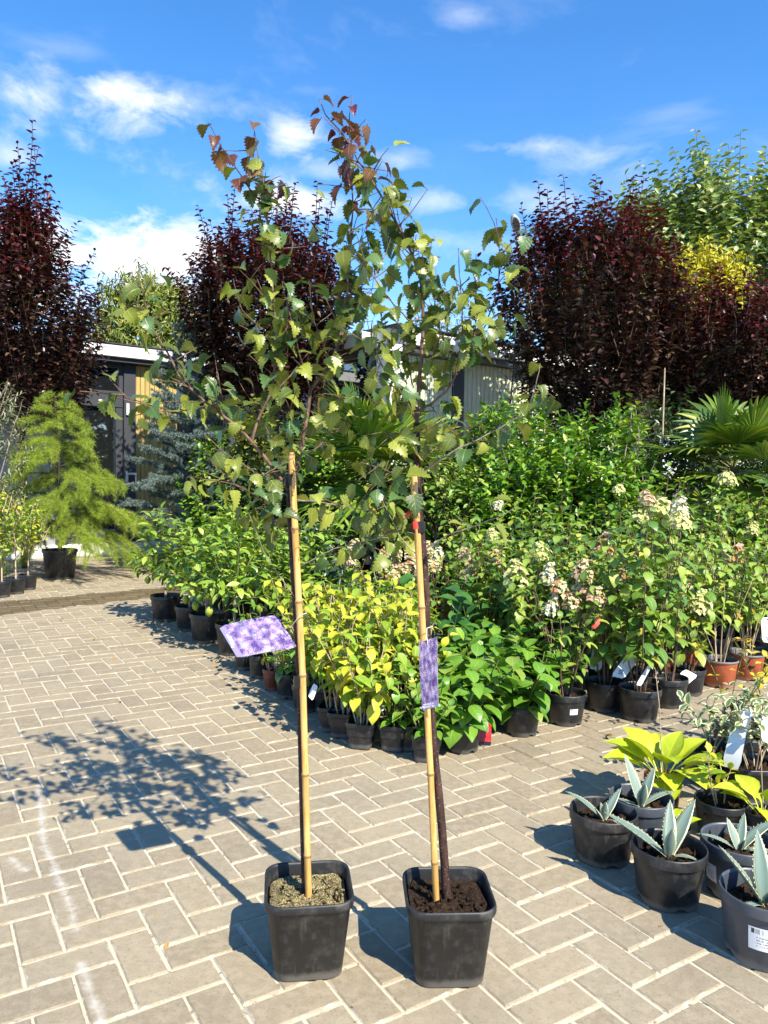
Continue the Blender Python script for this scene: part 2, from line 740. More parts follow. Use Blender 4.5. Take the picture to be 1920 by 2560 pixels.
def bark_mat(name, c1, c2, scale=60, lent=None):
    M = Mat(name)
    P = M.objco()
    n = M.noise(M.mapping(P, (1, 1, .25)), scale, 5, .65)
    col = M.mix(M.smooth(n, .35, .68), c1, c2)
    h = n
    if lent:
        n2 = M.noise(M.mapping(P, (1, 1, 2.2)), scale * 2.2, 2)
        k = M.smooth(n2, .64, .70)
        col = M.mix(k, col, lent)
    return M.done(M.bsdf(col, .75, .3, M.bump(h, .5, .003)))


def plastic_mat(name, col, dust=(.25, .23, .2), amt=.3, rough=.42, spec=.5):
    M = Mat(name)
    P = M.objco()
    n = M.noise(P, 26, 5, .65)
    n2 = M.noise(M.mapping(P, (1, 1, .12)), 90, 3)
    sep = M.node('ShaderNodeSeparateXYZ')
    M.l.new(P, sep.inputs[0])
    low = M.smooth(M.math('ADD', sep.outputs[2], M.math('MULTIPLY', n, -.03)), .014, -.004)   # splashed earth round the foot
    f = M.math('MULTIPLY', M.math('ADD', M.smooth(n, .45, .8), M.math('MULTIPLY', M.smooth(n2, .55, .75), .5)), amt, clamp=True)
    f = M.math('MAXIMUM', f, M.math('MULTIPLY', low, .6))
    c = M.mix(f, col, dust)
    ro = M.math('ADD', rough, M.math('MULTIPLY', f, .4))
    return M.done(M.bsdf(c, ro, spec, M.bump(n, .12, .002)))


def plain_mat(name, col, rough=.5, spec=.5, var=.12, scale=14, metal=0.):
    M = Mat(name)
    n = M.noise(M.pos(), scale, 4)
    c = M.mix(M.smooth(n, .3, .7), tuple(x * (1 - var) for x in col), tuple(min(1, x * (1 + var)) for x in col))
    return M.done(M.bsdf(c, rough, spec, M.bump(n, .05, .002), metal))


# paving: concrete blocks, sand in the joints, a wet strip by the drain, lime scuffs
def wet_mask(M, P):
    """water spilled along the yard drain: distance from a line across the yard, ragged edge"""
    a, b = np.array([-3.3, 6.3]), np.array([-1.7, 7.8])
    d = (b - a) / np.linalg.norm(b - a)
    nn = np.array([-d[1], d[0]])
    dt = M.node('ShaderNodeVectorMath', operation='DOT_PRODUCT')
    M.l.new(P, dt.inputs[0])
    dt.inputs[1].default_value = (nn[0], nn[1], 0)
    off = float(a @ nn)
    al = M.node('ShaderNodeVectorMath', operation='DOT_PRODUCT')
    M.l.new(P, al.inputs[0])
    al.inputs[1].default_value = (d[0], d[1], 0)
    s0 = float(a @ d)
    n = M.noise(P, 7, 4)
    dist = M.math('ABSOLUTE', M.math('SUBTRACT', dt.outputs['Value'], off))
    e = M.math('ADD', dist, M.math('MULTIPLY_ADD', n, .34, -.17))
    w = M.math('MULTIPLY_ADD', M.math('SUBTRACT', al.outputs['Value'], s0), -.05, .33)
    k = M.smooth(M.math('SUBTRACT', w, e), -.012, .012)
    return M.math('MULTIPLY', k, M.smooth(M.math('SUBTRACT', al.outputs['Value'], s0), 2.3, 1.9))


def scuff_mask(M, P):
    """lime dragged over the stones"""
    tot = None
    n = M.noise(P, 26, 6, .75)
    pts = [(gr(95, 1960), gr(110, 2110)), (gr(110, 2110), gr(165, 2240)), (gr(165, 2240), gr(195, 2330)), (gr(200, 2400), gr(255, 2560)), (gr(20, 2140), gr(70, 2180))]
    for a, b in pts:
        d = (b - a)[:2]
        L = np.linalg.norm(d)
        d = d / L
        nn = np.array([-d[1], d[0]])
        x = M.node('ShaderNodeVectorMath', operation='DOT_PRODUCT')
        M.l.new(P, x.inputs[0])
        x.inputs[1].default_value = (nn[0], nn[1], 0)
        y = M.node('ShaderNodeVectorMath', operation='DOT_PRODUCT')
        M.l.new(P, y.inputs[0])
        y.inputs[1].default_value = (d[0], d[1], 0)
        dx = M.math('ABSOLUTE', M.math('SUBTRACT', x.outputs['Value'], float(a[:2] @ nn)))
        dy = M.math('ABSOLUTE', M.math('SUBTRACT', y.outputs['Value'], float(a[:2] @ d) + L / 2))
        e = M.math('ADD', dx, M.math('MULTIPLY', M.math('MAXIMUM', M.math('SUBTRACT', dy, L / 2 - .01), 0), 1.5))
        k = M.smooth(M.math('ADD', e, M.math('MULTIPLY_ADD', n, -.07, .035)), .02, -.012)
        tot = k if tot is None else M.math('MAXIMUM', tot, k)
    return tot


def paver_mat():
    M = Mat('concrete_paver')
    P = M.pos()
    r = M.math('FRACT', M.math('ADD', M.orand(), M.attr('rnd')))
    fine = M.noise(P, 210, 4, .75)
    mid = M.noise(P, 34, 5, .6)
    big = M.noise(P, 1.7, 4, .5)
    base = M.ramp(r, [(0, (.235, .192, .128)), (.35, (.27, .223, .15)), (.7, (.30, .25, .168)), (1, (.26, .22, .155))])
    c = M.mix(M.math('MULTIPLY', M.smooth(mid, .38, .66), .5), base, (.37, .312, .22))
    c = M.mix(M.math('MULTIPLY', M.smooth(big, .48, .7), .5), c, (.20, .17, .125))
    c = M.mix(M.math('MULTIPLY', M.smooth(fine, .56, .70), .75), c, (.13, .10, .065))
    c = M.mix(M.math('MULTIPLY', M.smooth(fine, .42, .28), .55), c, (.46, .42, .34))
    # grit ground into the faces
    vor = M.noise(P, 75, 4, .65)
    c = M.mix(M.math('MULTIPLY', M.smooth(vor, .54, .70), .5), c, (.17, .138, .095))
    # sand swept over the stone edges
    u, v = M.attr('u'), M.attr('v')
    e = M.math('MINIMUM', M.math('MINIMUM', u, M.math('SUBTRACT', 2, u)), M.math('MINIMUM', v, M.math('SUBTRACT', 1, v)))
    ed = M.math('ADD', e, M.math('MULTIPLY_ADD', mid, .22, -.11))
    ed = M.math('ADD', ed, M.math('MULTIPLY_ADD', M.noise(P, 9, 3), .16, -.08))
    c = M.mix(M.math('MULTIPLY', M.smooth(ed, .062, .02), .75), c, (.50, .44, .335))
    sc = scuff_mask(M, P)
    c = M.mix(M.math('MULTIPLY', sc, .5), c, (.62, .60, .55))
    wet = wet_mask(M, P)
    c = M.mix(M.math('MULTIPLY', wet, .8), c, M.mix(1.0, c, (.36, .30, .21), 'MULTIPLY'))
    # damp stones beside the watered pots
    sep = M.node('ShaderNodeSeparateXYZ')
    M.l.new(P, sep.inputs[0])
    h = M.math('ADD', M.math('MULTIPLY', fine, .6), mid)
    ro = M.math('SUBTRACT', .86, M.math('MULTIPLY', wet, .45))
    return M.done(M.bsdf(c, ro, .3, M.bump(h, .45, .0016)))


def sand_mat():
    M = Mat('joint_sand')
    P = M.pos()
    f = M.noise(P, 300, 3, .7)
    b = M.noise(P, 2.6, 5, .65)
    c = M.mix(f, (.40, .35, .25), (.58, .52, .41))
    c = M.mix(M.math('MULTIPLY', M.smooth(M.noise(P, 60, 3), .6, .68), .7), c, (.12, .095, .06))
    # washed-out, earthy joints next to the watered plants (irregular)
    sep = M.node('ShaderNodeSeparateXYZ')
    M.l.new(P, sep.inputs[0])
    X, Y = sep.outputs[0], sep.outputs[1]
    side = M.math('ADD', X, M.math('MULTIPLY_ADD', Y, .55, -2.15))
    k = M.smooth(M.math('ADD', side, M.math('MULTIPLY_ADD', b, 1.3, -.65)), -.25, .35)
    c = M.mix(M.math('MULTIPLY', k, .8), c, (.10, .08, .052))
    c = M.mix(wet_mask(M, P), c, (.06, .047, .03))
    return M.done(M.bsdf(c, .95, .15, M.bump(f, .5, .002)))


def soil_mat(name, c1, c2, c3, share=.62):
    M = Mat(name)
    P = M.pos()
    n = M.noise(P, 130, 4, .7)
    n2 = M.noise(P, 300, 3, .7)
    c = M.mix(M.smooth(n, .35, .65), c1, c2)
    c = M.mix(M.smooth(n2, share, share + .06), c, c3)
    return M.done(M.bsdf(c, .95, .2, M.bump(n2, .9, .004)))


def card_mat():
    """printed plant picture: small violet blossom and white sparkle"""
    M = Mat('blossom_print')
    U = M.node('ShaderNodeCombineXYZ')
    M.l.new(M.attr('u'), U.inputs[0])
    M.l.new(M.attr('v'), U.inputs[1])
    P = M.mapping(U.outputs[0], (1.45, 1, 1))
    a = M.noise(P, 70, 3, .8)
    b = M.noise(P, 4.5, 3)
    c = M.noise(M.mapping(P, (1, 1, 1), (3, 5, 0)), 7, 3)
    d = M.noise(M.mapping(P, (1, 1, 1), (9, 2, 0)), 80, 2, .7)
    col = M.mix(M.smooth(b, .38, .62), (.075, .028, .19), (.21, .09, .34))
    col = M.mix(M.math('MULTIPLY', M.smooth(c, .56, .72), .8), col, (.12, .26, .52))
    col = M.mix(M.smooth(d, .54, .62), col, (.035, .02, .08))
    col = M.mix(M.smooth(M.math('ADD', a, M.math('MULTIPLY_ADD', b, .35, -.17)), .545, .60), col, (.86, .84, .92))
    # plain violet edge where the name is printed
    col = M.mix(M.smooth(M.attr('u'), .10, .085), col, (.25, .21, .40))
    return M.done(M.bsdf(col, .3, .5))


def red_card_mat():
    M = Mat('red_leaf_print')
    U = M.node('ShaderNodeCombineXYZ')
    M.l.new(M.attr('u'), U.inputs[0])
    M.l.new(M.attr('v'), U.inputs[1])
    vn = M.node('ShaderNodeTexVoronoi')
    vn.inputs['Scale'].default_value = 6
    M.l.new(M.mapping(U.outputs[0], (.6, 1, 1)), vn.inputs['Vector'])
    col = M.mix(M.smooth(vn.outputs['Distance'], .1, .6), (.75, .04, .05), (.42, .015, .02))
    col = M.mix(M.smooth(M.attr('v'), .14, .12), col, (.02, .01, .015))
    return M.done(M.bsdf(col, .35, .5))


def sticker_mat():
    """white pot label: bar code over small print"""
    M = Mat('pot_sticker')
    u, v = M.attr('u'), M.attr('v')
    def hsh(x, k):
        w = M.node('ShaderNodeTexWhiteNoise', noise_dimensions='1D')
        M.l.new(M.math('FLOOR', M.math('MULTIPLY', x, k)), w.inputs['W'])
        return w.outputs['Value']
    bars = M.math('GREATER_THAN', hsh(u, 60), .5)
    bars = M.math('MULTIPLY', bars, M.math('MULTIPLY', M.math('GREATER_THAN', v, .72), M.math('LESS_THAN', v, .93)))
    bars = M.math('MULTIPLY', bars, M.math('MULTIPLY', M.math('GREATER_THAN', u, .08), M.math('LESS_THAN', u, .5)))
    rows = M.math('LESS_THAN', M.math('ABSOLUTE', M.math('SUBTRACT', M.math('FRACT', M.math('MULTIPLY', v, 8)), .5)), .22)
    ch = M.math('GREATER_THAN', hsh(M.math('ADD', u, M.math('FLOOR', M.math('MULTIPLY', v, 8))), 46), .35)
    txt = M.math('MULTIPLY', M.math('MULTIPLY', rows, ch), M.math('MULTIPLY', M.math('LESS_THAN', v, .66), M.math('GREATER_THAN', v, .1)))
    txt = M.math('MULTIPLY', txt, M.math('MULTIPLY', M.math('GREATER_THAN', u, .22), M.math('LESS_THAN', u, .8)))
    ink = M.math('MAXIMUM', bars, M.math('MULTIPLY', txt, .7))
    return M.done(M.bsdf(M.mix(ink, (.78, .79, .8), (.06, .06, .07)), .4, .4))


def glass_mat(name='dark_window_glass'):
    M = Mat(name)
    n = M.noise(M.pos(), .8, 2)
    sh = M.bsdf((.012, .014, .015), .03, .5, M.bump(n, .02, .01), 0., 0.)
    sh.node.inputs['IOR'].default_value = 2.9      # raised so the panes mirror more of the sky
    return M.done(sh)


PAVER, SAND = paver_mat(), sand_mat()
GROUND = plain_mat('bare_ground', (.2, .17, .13), .95, .2)
SOIL = soil_mat('dark_potting_soil', (.012, .008, .005), (.05, .028, .015), (.20, .14, .085), .66)
SOIL2 = soil_mat('mossy_soil', (.07, .055, .02), (.20, .165, .07), (.50, .43, .26), .53)
POT = plastic_mat('black_pot_plastic', (.012, .0135, .016), (.17, .165, .155), .22)
POTD = plastic_mat('dusty_black_plastic', (.014, .0145, .016), (.2, .18, .15), .34, .5)
POTG = plastic_mat('slate_grey_plastic', (.052, .062, .078), (.2, .2, .2), .2, .4)
TERRA = plastic_mat('terracotta_plastic', (.36, .075, .025), (.45, .3, .22), .25, .45)
TERRAD = plastic_mat('brown_red_plastic', (.12, .022, .012), (.2, .12, .09), .25, .4)
GREYRIM = plastic_mat('pale_rim_plastic', (.16, .15, .15), (.35, .33, .3), .3, .5)
BARK_B = bark_mat('sapling_bark', (.022, .011, .009), (.075, .036, .026), 90, (.30, .24, .20))
BARK_T = bark_mat('twig_bark', (.09, .05, .035), (.22, .14, .10), 90)
BARK_P = bark_mat('purple_twig', (.07, .016, .022), (.13, .035, .04), 90)
BARK_G = bark_mat('grey_twig', (.22, .17, .13), (.42, .35, .28), 70)
BARK_PALE = bark_mat('pale_stem', (.36, .26, .16), (.58, .46, .31), 60)
BARK_D = bark_mat('dark_bark', (.03, .02, .014), (.10, .065, .045), 22)
BARK_GR = bark_mat('green_stem', (.10, .12, .03), (.2, .2, .06), 60)
TAPE = plain_mat('black_tape', (.010, .010, .011), .35, .5)
WHITE = plain_mat('white_coated_metal', (.78, .78, .77), .45, .4, .04, 3)
PAPER = plain_mat('white_paper_tag', (.80, .80, .79), .6, .3, .04, 20)
INK = plain_mat('dark_ink', (.03, .03, .035), .6, .3)
WINK = plain_mat('white_ink', (.85, .85, .85), .6, .3)
REDTAPE = plain_mat('red_plastic_tape', (.62, .035, .02), .35, .5)
STRING = plain_mat('white_string', (.6, .58, .52), .8, .2)
ANTH = plain_mat('anthracite_frame', (.052, .057, .068), .38, .5, .06, 4)
GLASS = glass_mat()
CARD, REDCARD, STICKER = card_mat(), red_card_mat(), sticker_mat()
LAMPGREY = plain_mat('grey_lamp_metal', (.3, .31, .32), .4, .5)
LENS = plain_mat('lamp_lens', (.05, .05, .05), .2, .8)


def bamboo_mat():
    M = Mat('bamboo_cane')
    P = M.objco()
    n = M.noise(M.mapping(P, (1, 1, .08)), 160, 4, .6)
    n2 = M.noise(P, 9, 3)
    c = M.mix(M.smooth(n, .3, .7), (.50, .25, .06), (.72, .43, .14))
    c = M.mix(M.math('MULTIPLY', M.smooth(n2, .5, .75), .5), c, (.60, .42, .2))
    c = M.mix(M.smooth(M.attr('rnd'), .4, .9), c, (.26, .15, .06))
    return M.done(M.bsdf(c, .38, .45, M.bump(n, .15, .001)))


def plank_mat():
    M = Mat('yellow_pine_board')
    P = M.pos()
    r = M.orand()
    n = M.noise(M.mapping(P, (1, 1, .06)), 45, 5, .6)
    c = M.mix(M.smooth(n, .3, .7), (.40, .29, .09), (.60, .47, .17))
    c = M.mix(M.math('MULTIPLY', r, .35), c, (.33, .24, .10))
    return M.done(M.bsdf(c, .65, .3, M.bump(n, .2, .002)))


CANE, PLANK = bamboo_mat(), plank_mat()
CREAM = plain_mat('pale_green_panel', (.56, .58, .42), .55, .4, .06, 3)

# foliage
L_BIRCH = leaf_mat('birch_leaf_green', (.085, .12, .016), (.19, .22, .03), (.05, .09, .02), .30, .34, .55, .45, veins=7, hue3=.75)
L_BIRCH_L = leaf_mat('birch_leaf_light', (.22, .26, .035), (.32, .35, .055), None, .38, .36, .5, .35, veins=7)
L_BIRCH_D = leaf_mat('birch_leaf_glossy', (.05, .11, .03), (.08, .15, .04), None, .25, .36, .5, .45, veins=7)
L_BRONZE = leaf_mat('birch_leaf_bronze', (.10, .035, .02), (.15, .075, .025), (.12, .10, .02), .25, .36, .5, .5, veins=7, hue3=.7)
L_PURPLE = leaf_mat('birch_leaf_purple', (.085, .010, .016), (.14, .020, .026), None, .28, .38, .5, .5, veins=7)
L_PLUM = leaf_mat('plum_leaf', (.028, .010, .009), (.058, .022, .017), (.13, .078, .05), .18, .36, .5, 0, hue3=.8)  # paler third colour paints brownish light-catching highlights onto scattered leaves
L_PLUM_R = leaf_mat('plum_leaf_young', (.075, .0085, .013), (.12, .016, .02), None, .3, .4, .45, 0)
L_HYD = leaf_mat('hydrangea_leaf', (.10, .205, .03), (.20, .315, .045), (.31, .37, .06), .30, .42, .4, .4, hue3=.8)
L_HYD2 = leaf_mat('hydrangea_leaf_light', (.19, .30, .04), (.31, .42, .06), (.42, .42, .08), .34, .42, .4, .4, hue3=.85)
L_HYD3 = leaf_mat('hydrangea_leaf_deep', (.06, .155, .03), (.11, .22, .035), (.2, .29, .05), .28, .36, .5, .4, hue3=.85)
L_HYD_D = leaf_mat('big_hydrangea_leaf', (.035, .12, .02), (.06, .165, .025), None, .28, .38, .5, .4)
L_MAC = leaf_mat('low_hydrangea_leaf', (.085, .22, .02), (.16, .31, .03), (.24, .33, .05), .32, .34, .5, .4, hue3=.82)
L_YEL = leaf_mat('yellow_green_leaf', (.36, .42, .03), (.58, .54, .05), (.20, .33, .03), .36, .45, .35, .35, hue3=.55)
L_YEL2 = leaf_mat('gold_leaf', (.55, .45, .04), (.62, .50, .07), (.36, .20, .03), .38, .5, .3, .3, hue3=.85)
L_CIT = leaf_mat('citrus_leaf', (.11, .23, .022), (.24, .36, .04), (.34, .43, .07), .28, .28, .6, .3, hue3=.75)
L_LAUR = leaf_mat('laurel_leaf', (.07, .19, .015), (.17, .33, .025), (.32, .42, .05), .3, .32, .5, .2, hue3=.82)
L_DARK = leaf_mat('dark_shrub_leaf', (.022, .055, .016), (.05, .10, .025), (.10, .15, .05), .2, .3, .6, .2, hue3=.85)
L_TEAL = leaf_mat('teal_shrub_leaf', (.035, .075, .035), (.065, .12, .055), None, .2, .34, .5, .3)
L_PEACH = leaf_mat('peach_leaf', (.10, .16, .02), (.24, .28, .045), (.30, .30, .06), .3, .4, .4, 0, hue3=.8)
L_TALL = leaf_mat('poplar_leaf', (.11, .20, .04), (.28, .37, .11), (.44, .48, .22), .28, .36, .5, 0, hue3=.72)
L_GOLD = leaf_mat('golden_tree_leaf', (.45, .40, .02), (.62, .55, .05), None, .4, .5, .3, 0)
L_OLIVE = leaf_mat('olive_leaf', (.13, .16, .07), (.27, .30, .18), None, .2, .45, .4, 0)
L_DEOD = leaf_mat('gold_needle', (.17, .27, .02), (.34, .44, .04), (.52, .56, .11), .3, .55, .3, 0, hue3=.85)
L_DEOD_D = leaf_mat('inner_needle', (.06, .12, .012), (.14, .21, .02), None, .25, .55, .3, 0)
L_BLUE = leaf_mat('blue_cedar_needle', (.11, .165, .145), (.20, .265, .24), (.29, .35, .32), .15, .55, .3, 0, hue3=.8)
L_PALM = leaf_mat('palm_blade', (.06, .13, .012), (.15, .23, .022), (.30, .33, .04), .25, .32, .55, 0, hue3=.88)
L_HOSTA = leaf_mat('hosta_leaf', (.36, .46, .02), (.50, .56, .035), None, .36, .36, .45, .25, veins=3)
L_AGAVE = leaf_mat('agave_leaf', (.135, .20, .16), (.19, .255, .205), None, .06, .42, .45, 0, margin=(.62, .62, .38), mwidth=.70)
L_VARI = leaf_mat('variegated_leaf', (.10, .17, .05), (.17, .24, .08), None, .25, .42, .4, .2, margin=(.66, .65, .42), mwidth=.55)
L_DRY = leaf_mat('dry_leaf', (.30, .17, .05), (.45, .28, .09), None, .2, .7, .2, .3)
F_CREAM = leaf_mat('floret_cream', (.52, .46, .22), (.66, .61, .38), (.48, .52, .24), .35, .6, .2, 0, hue3=.7)
F_WHITE = leaf_mat('floret_white', (.70, .68, .58), (.78, .76, .70), None, .35, .6, .2, 0)
F_PINK = leaf_mat('floret_pink', (.50, .22, .18), (.62, .38, .29), (.58, .50, .30), .35, .6, .2, 0, hue3=.7)
F_LIME = leaf_mat('floret_lime', (.55, .58, .16), (.68, .68, .30), None, .35, .6, .2, 0)
LEMON = plain_mat('green_lemon', (.26, .33, .03), .4, .5, .25, 20)
FIBRE = bark_mat('palm_trunk_fibre', (.035, .02, .012), (.15, .085, .05), 60)

# leaf shapes
T_OV = [Leaf(OVATE, f, c, 1, .12) for f, c in ((.25, .7), (.4, .3), (.15, 1.1))]
T_BR = [Leaf(BROAD, f, c, 1, .12) for f, c in ((.2, .9), (.35, .5), (.12, 1.3))]
T_LA = [Leaf(LANCE, f, c, 1, .08) for f, c in ((.35, .5), (.5, .2), (.3, .9))]
T_BI = [Leaf(BIRCH, f, c, 1, .14) for f, c in ((.18, .6), (.35, .25), (.1, 1.0), (-.18, .8))]
S_OV, S_LA, S_NAR = Simple(.30, .35, .5), Simple(.19, .3, .5), Simple(.12, .2, .7)
PETAL = Simple(.40, .2, .2)
NEEDLE = Leaf([(0, .03), (1, .015)], 0, 0, 1)
NEEDLE.F = np.array([(0, 2, 5, 3)])


# ------------------------------------------------------------------ the yard
def sheet(name, x0, x1, y0, y1, z, mat, kind='structure', n=1):
    V = [(x0, y0, z), (x1, y0, z), (x1, y1, z), (x0, y1, z)]
    return MB().add(V, [(0, 1, 2, 3)]).build(name, mat, None, False, kind)


sheet('ground', -300, 300, -300, 300, -.05, GROUND)
yard = sheet('paved_yard', -14, 14, -6, 22, -.0045, SAND)

PA, PU = .555, .1                    # herringbone direction and half stone length
pu = np.array([math.cos(PA), math.sin(PA)]) * PU
pv = np.array([math.sin(PA), -math.cos(PA)]) * PU
PO = np.array([-.7822, 2.0470])


def paver_mesh(nx, ny, gap=.0032):
    x0, x1, y0, y1 = gap, nx * PU - gap, gap, ny * PU - gap
    b = .0045
    V = []
    for z, o in ((-.03, 0), (-.0042, 0), (0, b)):
        V += [(x0 + o, y0 + o, z), (x1 - o, y0 + o, z), (x1 - o, y1 - o, z), (x0 + o, y1 - o, z)]
    F = []
    for k in (0, 4):
        for i in range(4):
            j = (i + 1) % 4
            F.append((k + i, k + j, k + 4 + j, k + 4 + i))
    F.append((8, 9, 10, 11))
    V = np.array(V)
    return V, np.array(F), (V[:, 0] / PU), (V[:, 1] / PU)


PV, PF, PUU, PVV = paver_mesh(2, 1)
stones = []
for i in range(-120, 190):
    for j in range(-150, 60):
        k = (i + j) % 4
        if k not in (0, 2):
            continue
        o = PO + i * pu + j * pv
        c = o + (pu + pv / 2 if k == 0 else pu / 2 + pv)
        if c[1] < .3 or c[1] > 12.6 or abs(c[0]) > .58 * c[1] + 1.7:
            continue
        stones.append((c, k))
# the stones that show largest in the picture are objects of their own
def seen(c):
    d = np.array([c[0], c[1], 0]) - CAMP
    z = d @ _fw
    x, y = 960 + CAM_F * (d @ CR) / z, 1280 - CAM_F * (d @ CU) / z
    hid = (c[0] > .55 and 2.0 < c[1] < 2.45 and c[0] > .72)
    return -60 < x < 1980 and y < 2640 and not hid


vis = sorted([s for s in stones if seen(s[0])], key=lambda s: s[0][1])
near = vis[:300]
nearset = set(id(s) for s in near)
pm = MB().add(PV - np.array([PU, PU / 2, 0]), PF, u=PUU, v=PVV).mesh('paver', PAVER, False)
for c, k in near:
    o = obj('paver', pm, yard)
    o.location = (c[0], c[1], rng.normal(0, .0009))
    o.rotation_euler = (rng.normal(0, .004), rng.normal(0, .004), PA + (0 if k == 0 else math.pi / 2) + rng.normal(0, .004) - (0 if k == 0 else math.pi))
mb = MB()
rest = [s for s in stones if id(s) not in nearset]
VV = PV - np.array([PU, PU / 2, 0])
cs = np.array([s[0] for s in rest])
an = np.array([PA if s[1] == 0 else PA - math.pi / 2 for s in rest]) + rng.normal(0, .004, len(rest))
Vx = cs[:, :1] + np.cos(an)[:, None] * VV[None, :, 0] - np.sin(an)[:, None] * VV[None, :, 1]
Vy = cs[:, 1:] + np.sin(an)[:, None] * VV[None, :, 0] + np.cos(an)[:, None] * VV[None, :, 1]
Vz = VV[None, :, 2] + rng.normal(0, .0009, len(rest))[:, None]
Fq = (PF[None] + (np.arange(len(rest)) * len(VV))[:, None, None]).reshape(-1, 4)
mb.add(np.stack([Vx, Vy, Vz], -1).reshape(-1, 3), Fq, u=np.tile(PUU, len(rest)), v=np.tile(PVV, len(rest)), rnd=np.repeat(rng.random(len(rest)), len(VV)))
mb.build('far_pavers', PAVER, yard, False, 'stuff')


# ------------------------------------------------------------------ office building (two wings meeting in a corner)
office = thing('office_building', 'low flat-roofed site office with white fascia, dark glazed door and yellow boards', 'building', (-4.12, 10.27, 0))
OB = np.array([-4.12, 10.27, 0])
EA = R(38.5)


class Face:
    """a facade: s along, z up, d outwards"""

    def __init__(s, P, e, n):
        s.P, s.e, s.n = np.array([P[0], P[1], 0.]), np.array([e[0], e[1], 0.]), np.array([n[0], n[1], 0.])

    def box(s, mb, s0, s1, z0, z1, d0, d1, b=.004, mat=0):
        V, q, t = bevel_box(s0, s1, d0, d1, z0, z1, b)
        W = s.P + V[:, :1] * s.e + V[:, 1:2] * s.n + V[:, 2:] * np.array([0, 0, 1.]) - OB
        flip = np.cross(s.e, s.n)[2] < 0
        q, t = np.array(q), np.array(t)
        if flip:
            q, t = q[:, ::-1], t[:, ::-1]
        mb.add(W, q, mat=mat)
        mb.add(W, t, mat=mat)
        return mb

    def part(s, name, mat, *a, parent=None, b=.004):
        return s.box(MB(), *a, b=b).build(name, mat, parent or office, False)


e1 = (math.cos(EA), math.sin(EA))
n1 = (e1[1], -e1[0])
FA = Face((-4.12, 10.27), e1, n1)
FB = Face((.02, 9.2), e1, n1)
FC = Face((.02, 9.2), (-n1[0], -n1[1]), (-e1[0], -e1[1]))
WALL = plain_mat('grey_wall_panel', (.30, .31, .32), .6, .4)
INTER = plain_mat('dim_interior', (.05, .05, .045), .9, .2)
# wing with the door
FA.part('wall', WALL, -2.4, -.20, .1, 2.62, -.2, -.02)
FA.part('wall', WALL, 1.32, 3.0, .1, .75, -.2, -.02)
FA.part('plinth', WHITE, -2.4, 3.0, 0, .165, -.25, .03)
FA.part('roof_fascia', WHITE, -2.5, 2.95, 2.68, 2.84, -.1, .22, b=.008)
FA.part('roof_edge', ANTH, -2.52, 2.95, 2.842, 2.862, -3.5, .235)
FA.part('soffit', ANTH, -2.5, 2.95, 2.62, 2.678, -.6, .17)
FA.part('door_post', ANTH, .635, .80, .165, 2.62, -.12, .04)
FA.part('door_post', ANTH, -.26, -.12, .165, 2.62, -.12, .04)
door = FA.part('door', ANTH, -.118, .632, .17, .335, -.09, .0)
FA.part('stile', ANTH, -.118, -.015, .338, 2.02, -.09, .0, parent=door)
FA.part('stile', ANTH, .535, .632, .338, 2.02, -.09, .0, parent=door)
FA.part('pane', GLASS, -.013, .533, .338, 2.02, -.06, -.05, parent=door)
hd = FA.box(MB(), .655, .69, 1.00, 1.15, .042, .055)
FA.box(hd, .655, .80, 1.10, 1.13, .057, .085)
FA.box(hd, .78, .80, .98, 1.098, .06, .08)
hd.build('handle', WHITE, door, False)
FA.part('hinge', WHITE, .66, .70, 1.92, 2.08, .042, .07, parent=door)
hg = FA.box(MB(), .655, .80, .40, .45, .042, .075)
FA.box(hg, .76, .80, .30, .398, .044, .07)
hg.build('hinge', WHITE, door, False)
tw = FA.part('transom_window', ANTH, -.118, .632, 2.022, 2.24, -.10, .01)
FA.part('frame', ANTH, -.118, -.06, 2.242, 2.618, -.1, .01, parent=tw)
FA.part('frame', ANTH, .575, .632, 2.242, 2.618, -.1, .01, parent=tw)
FA.part('frame', ANTH, -.058, .573, 2.56, 2.618, -.1, .01, parent=tw)
FA.part('pane', GLASS, -.058, .573, 2.242, 2.558, -.03, -.02, parent=tw)
FA.part('maker_plate', WHITE, .30, .345, 2.09, 2.115, .012, .016, parent=tw, b=.001)
for k in range(9):
    s0 = .81 + k * .068
    FA.part('plank', PLANK, s0, s0 + .0625, .17, 2.615, -.03, .012 + rng.uniform(-.002, .002), b=.006)
FA.part('wall_backing', INTER, .80, 1.44, .166, 2.617, -.2, -.035)
for s0, s1 in ((1.44, 2.2), (2.22, 2.9)):
    w = FA.part('window', ANTH, s0, s1, .752, .83, -.12, .02)
    FA.part('frame', ANTH, s0, s0 + .06, .832, 2.615, -.12, .02, parent=w)
    FA.part('frame', ANTH, s1 - .06, s1, .832, 2.615, -.12, .02, parent=w)
    FA.part('frame', ANTH, s0 + .062, s1 - .062, 2.55, 2.615, -.12, .02, parent=w)
    FA.part('pane', GLASS, s0 + .062, s1 - .062, .832, 2.548, -.06, -.05, parent=w)
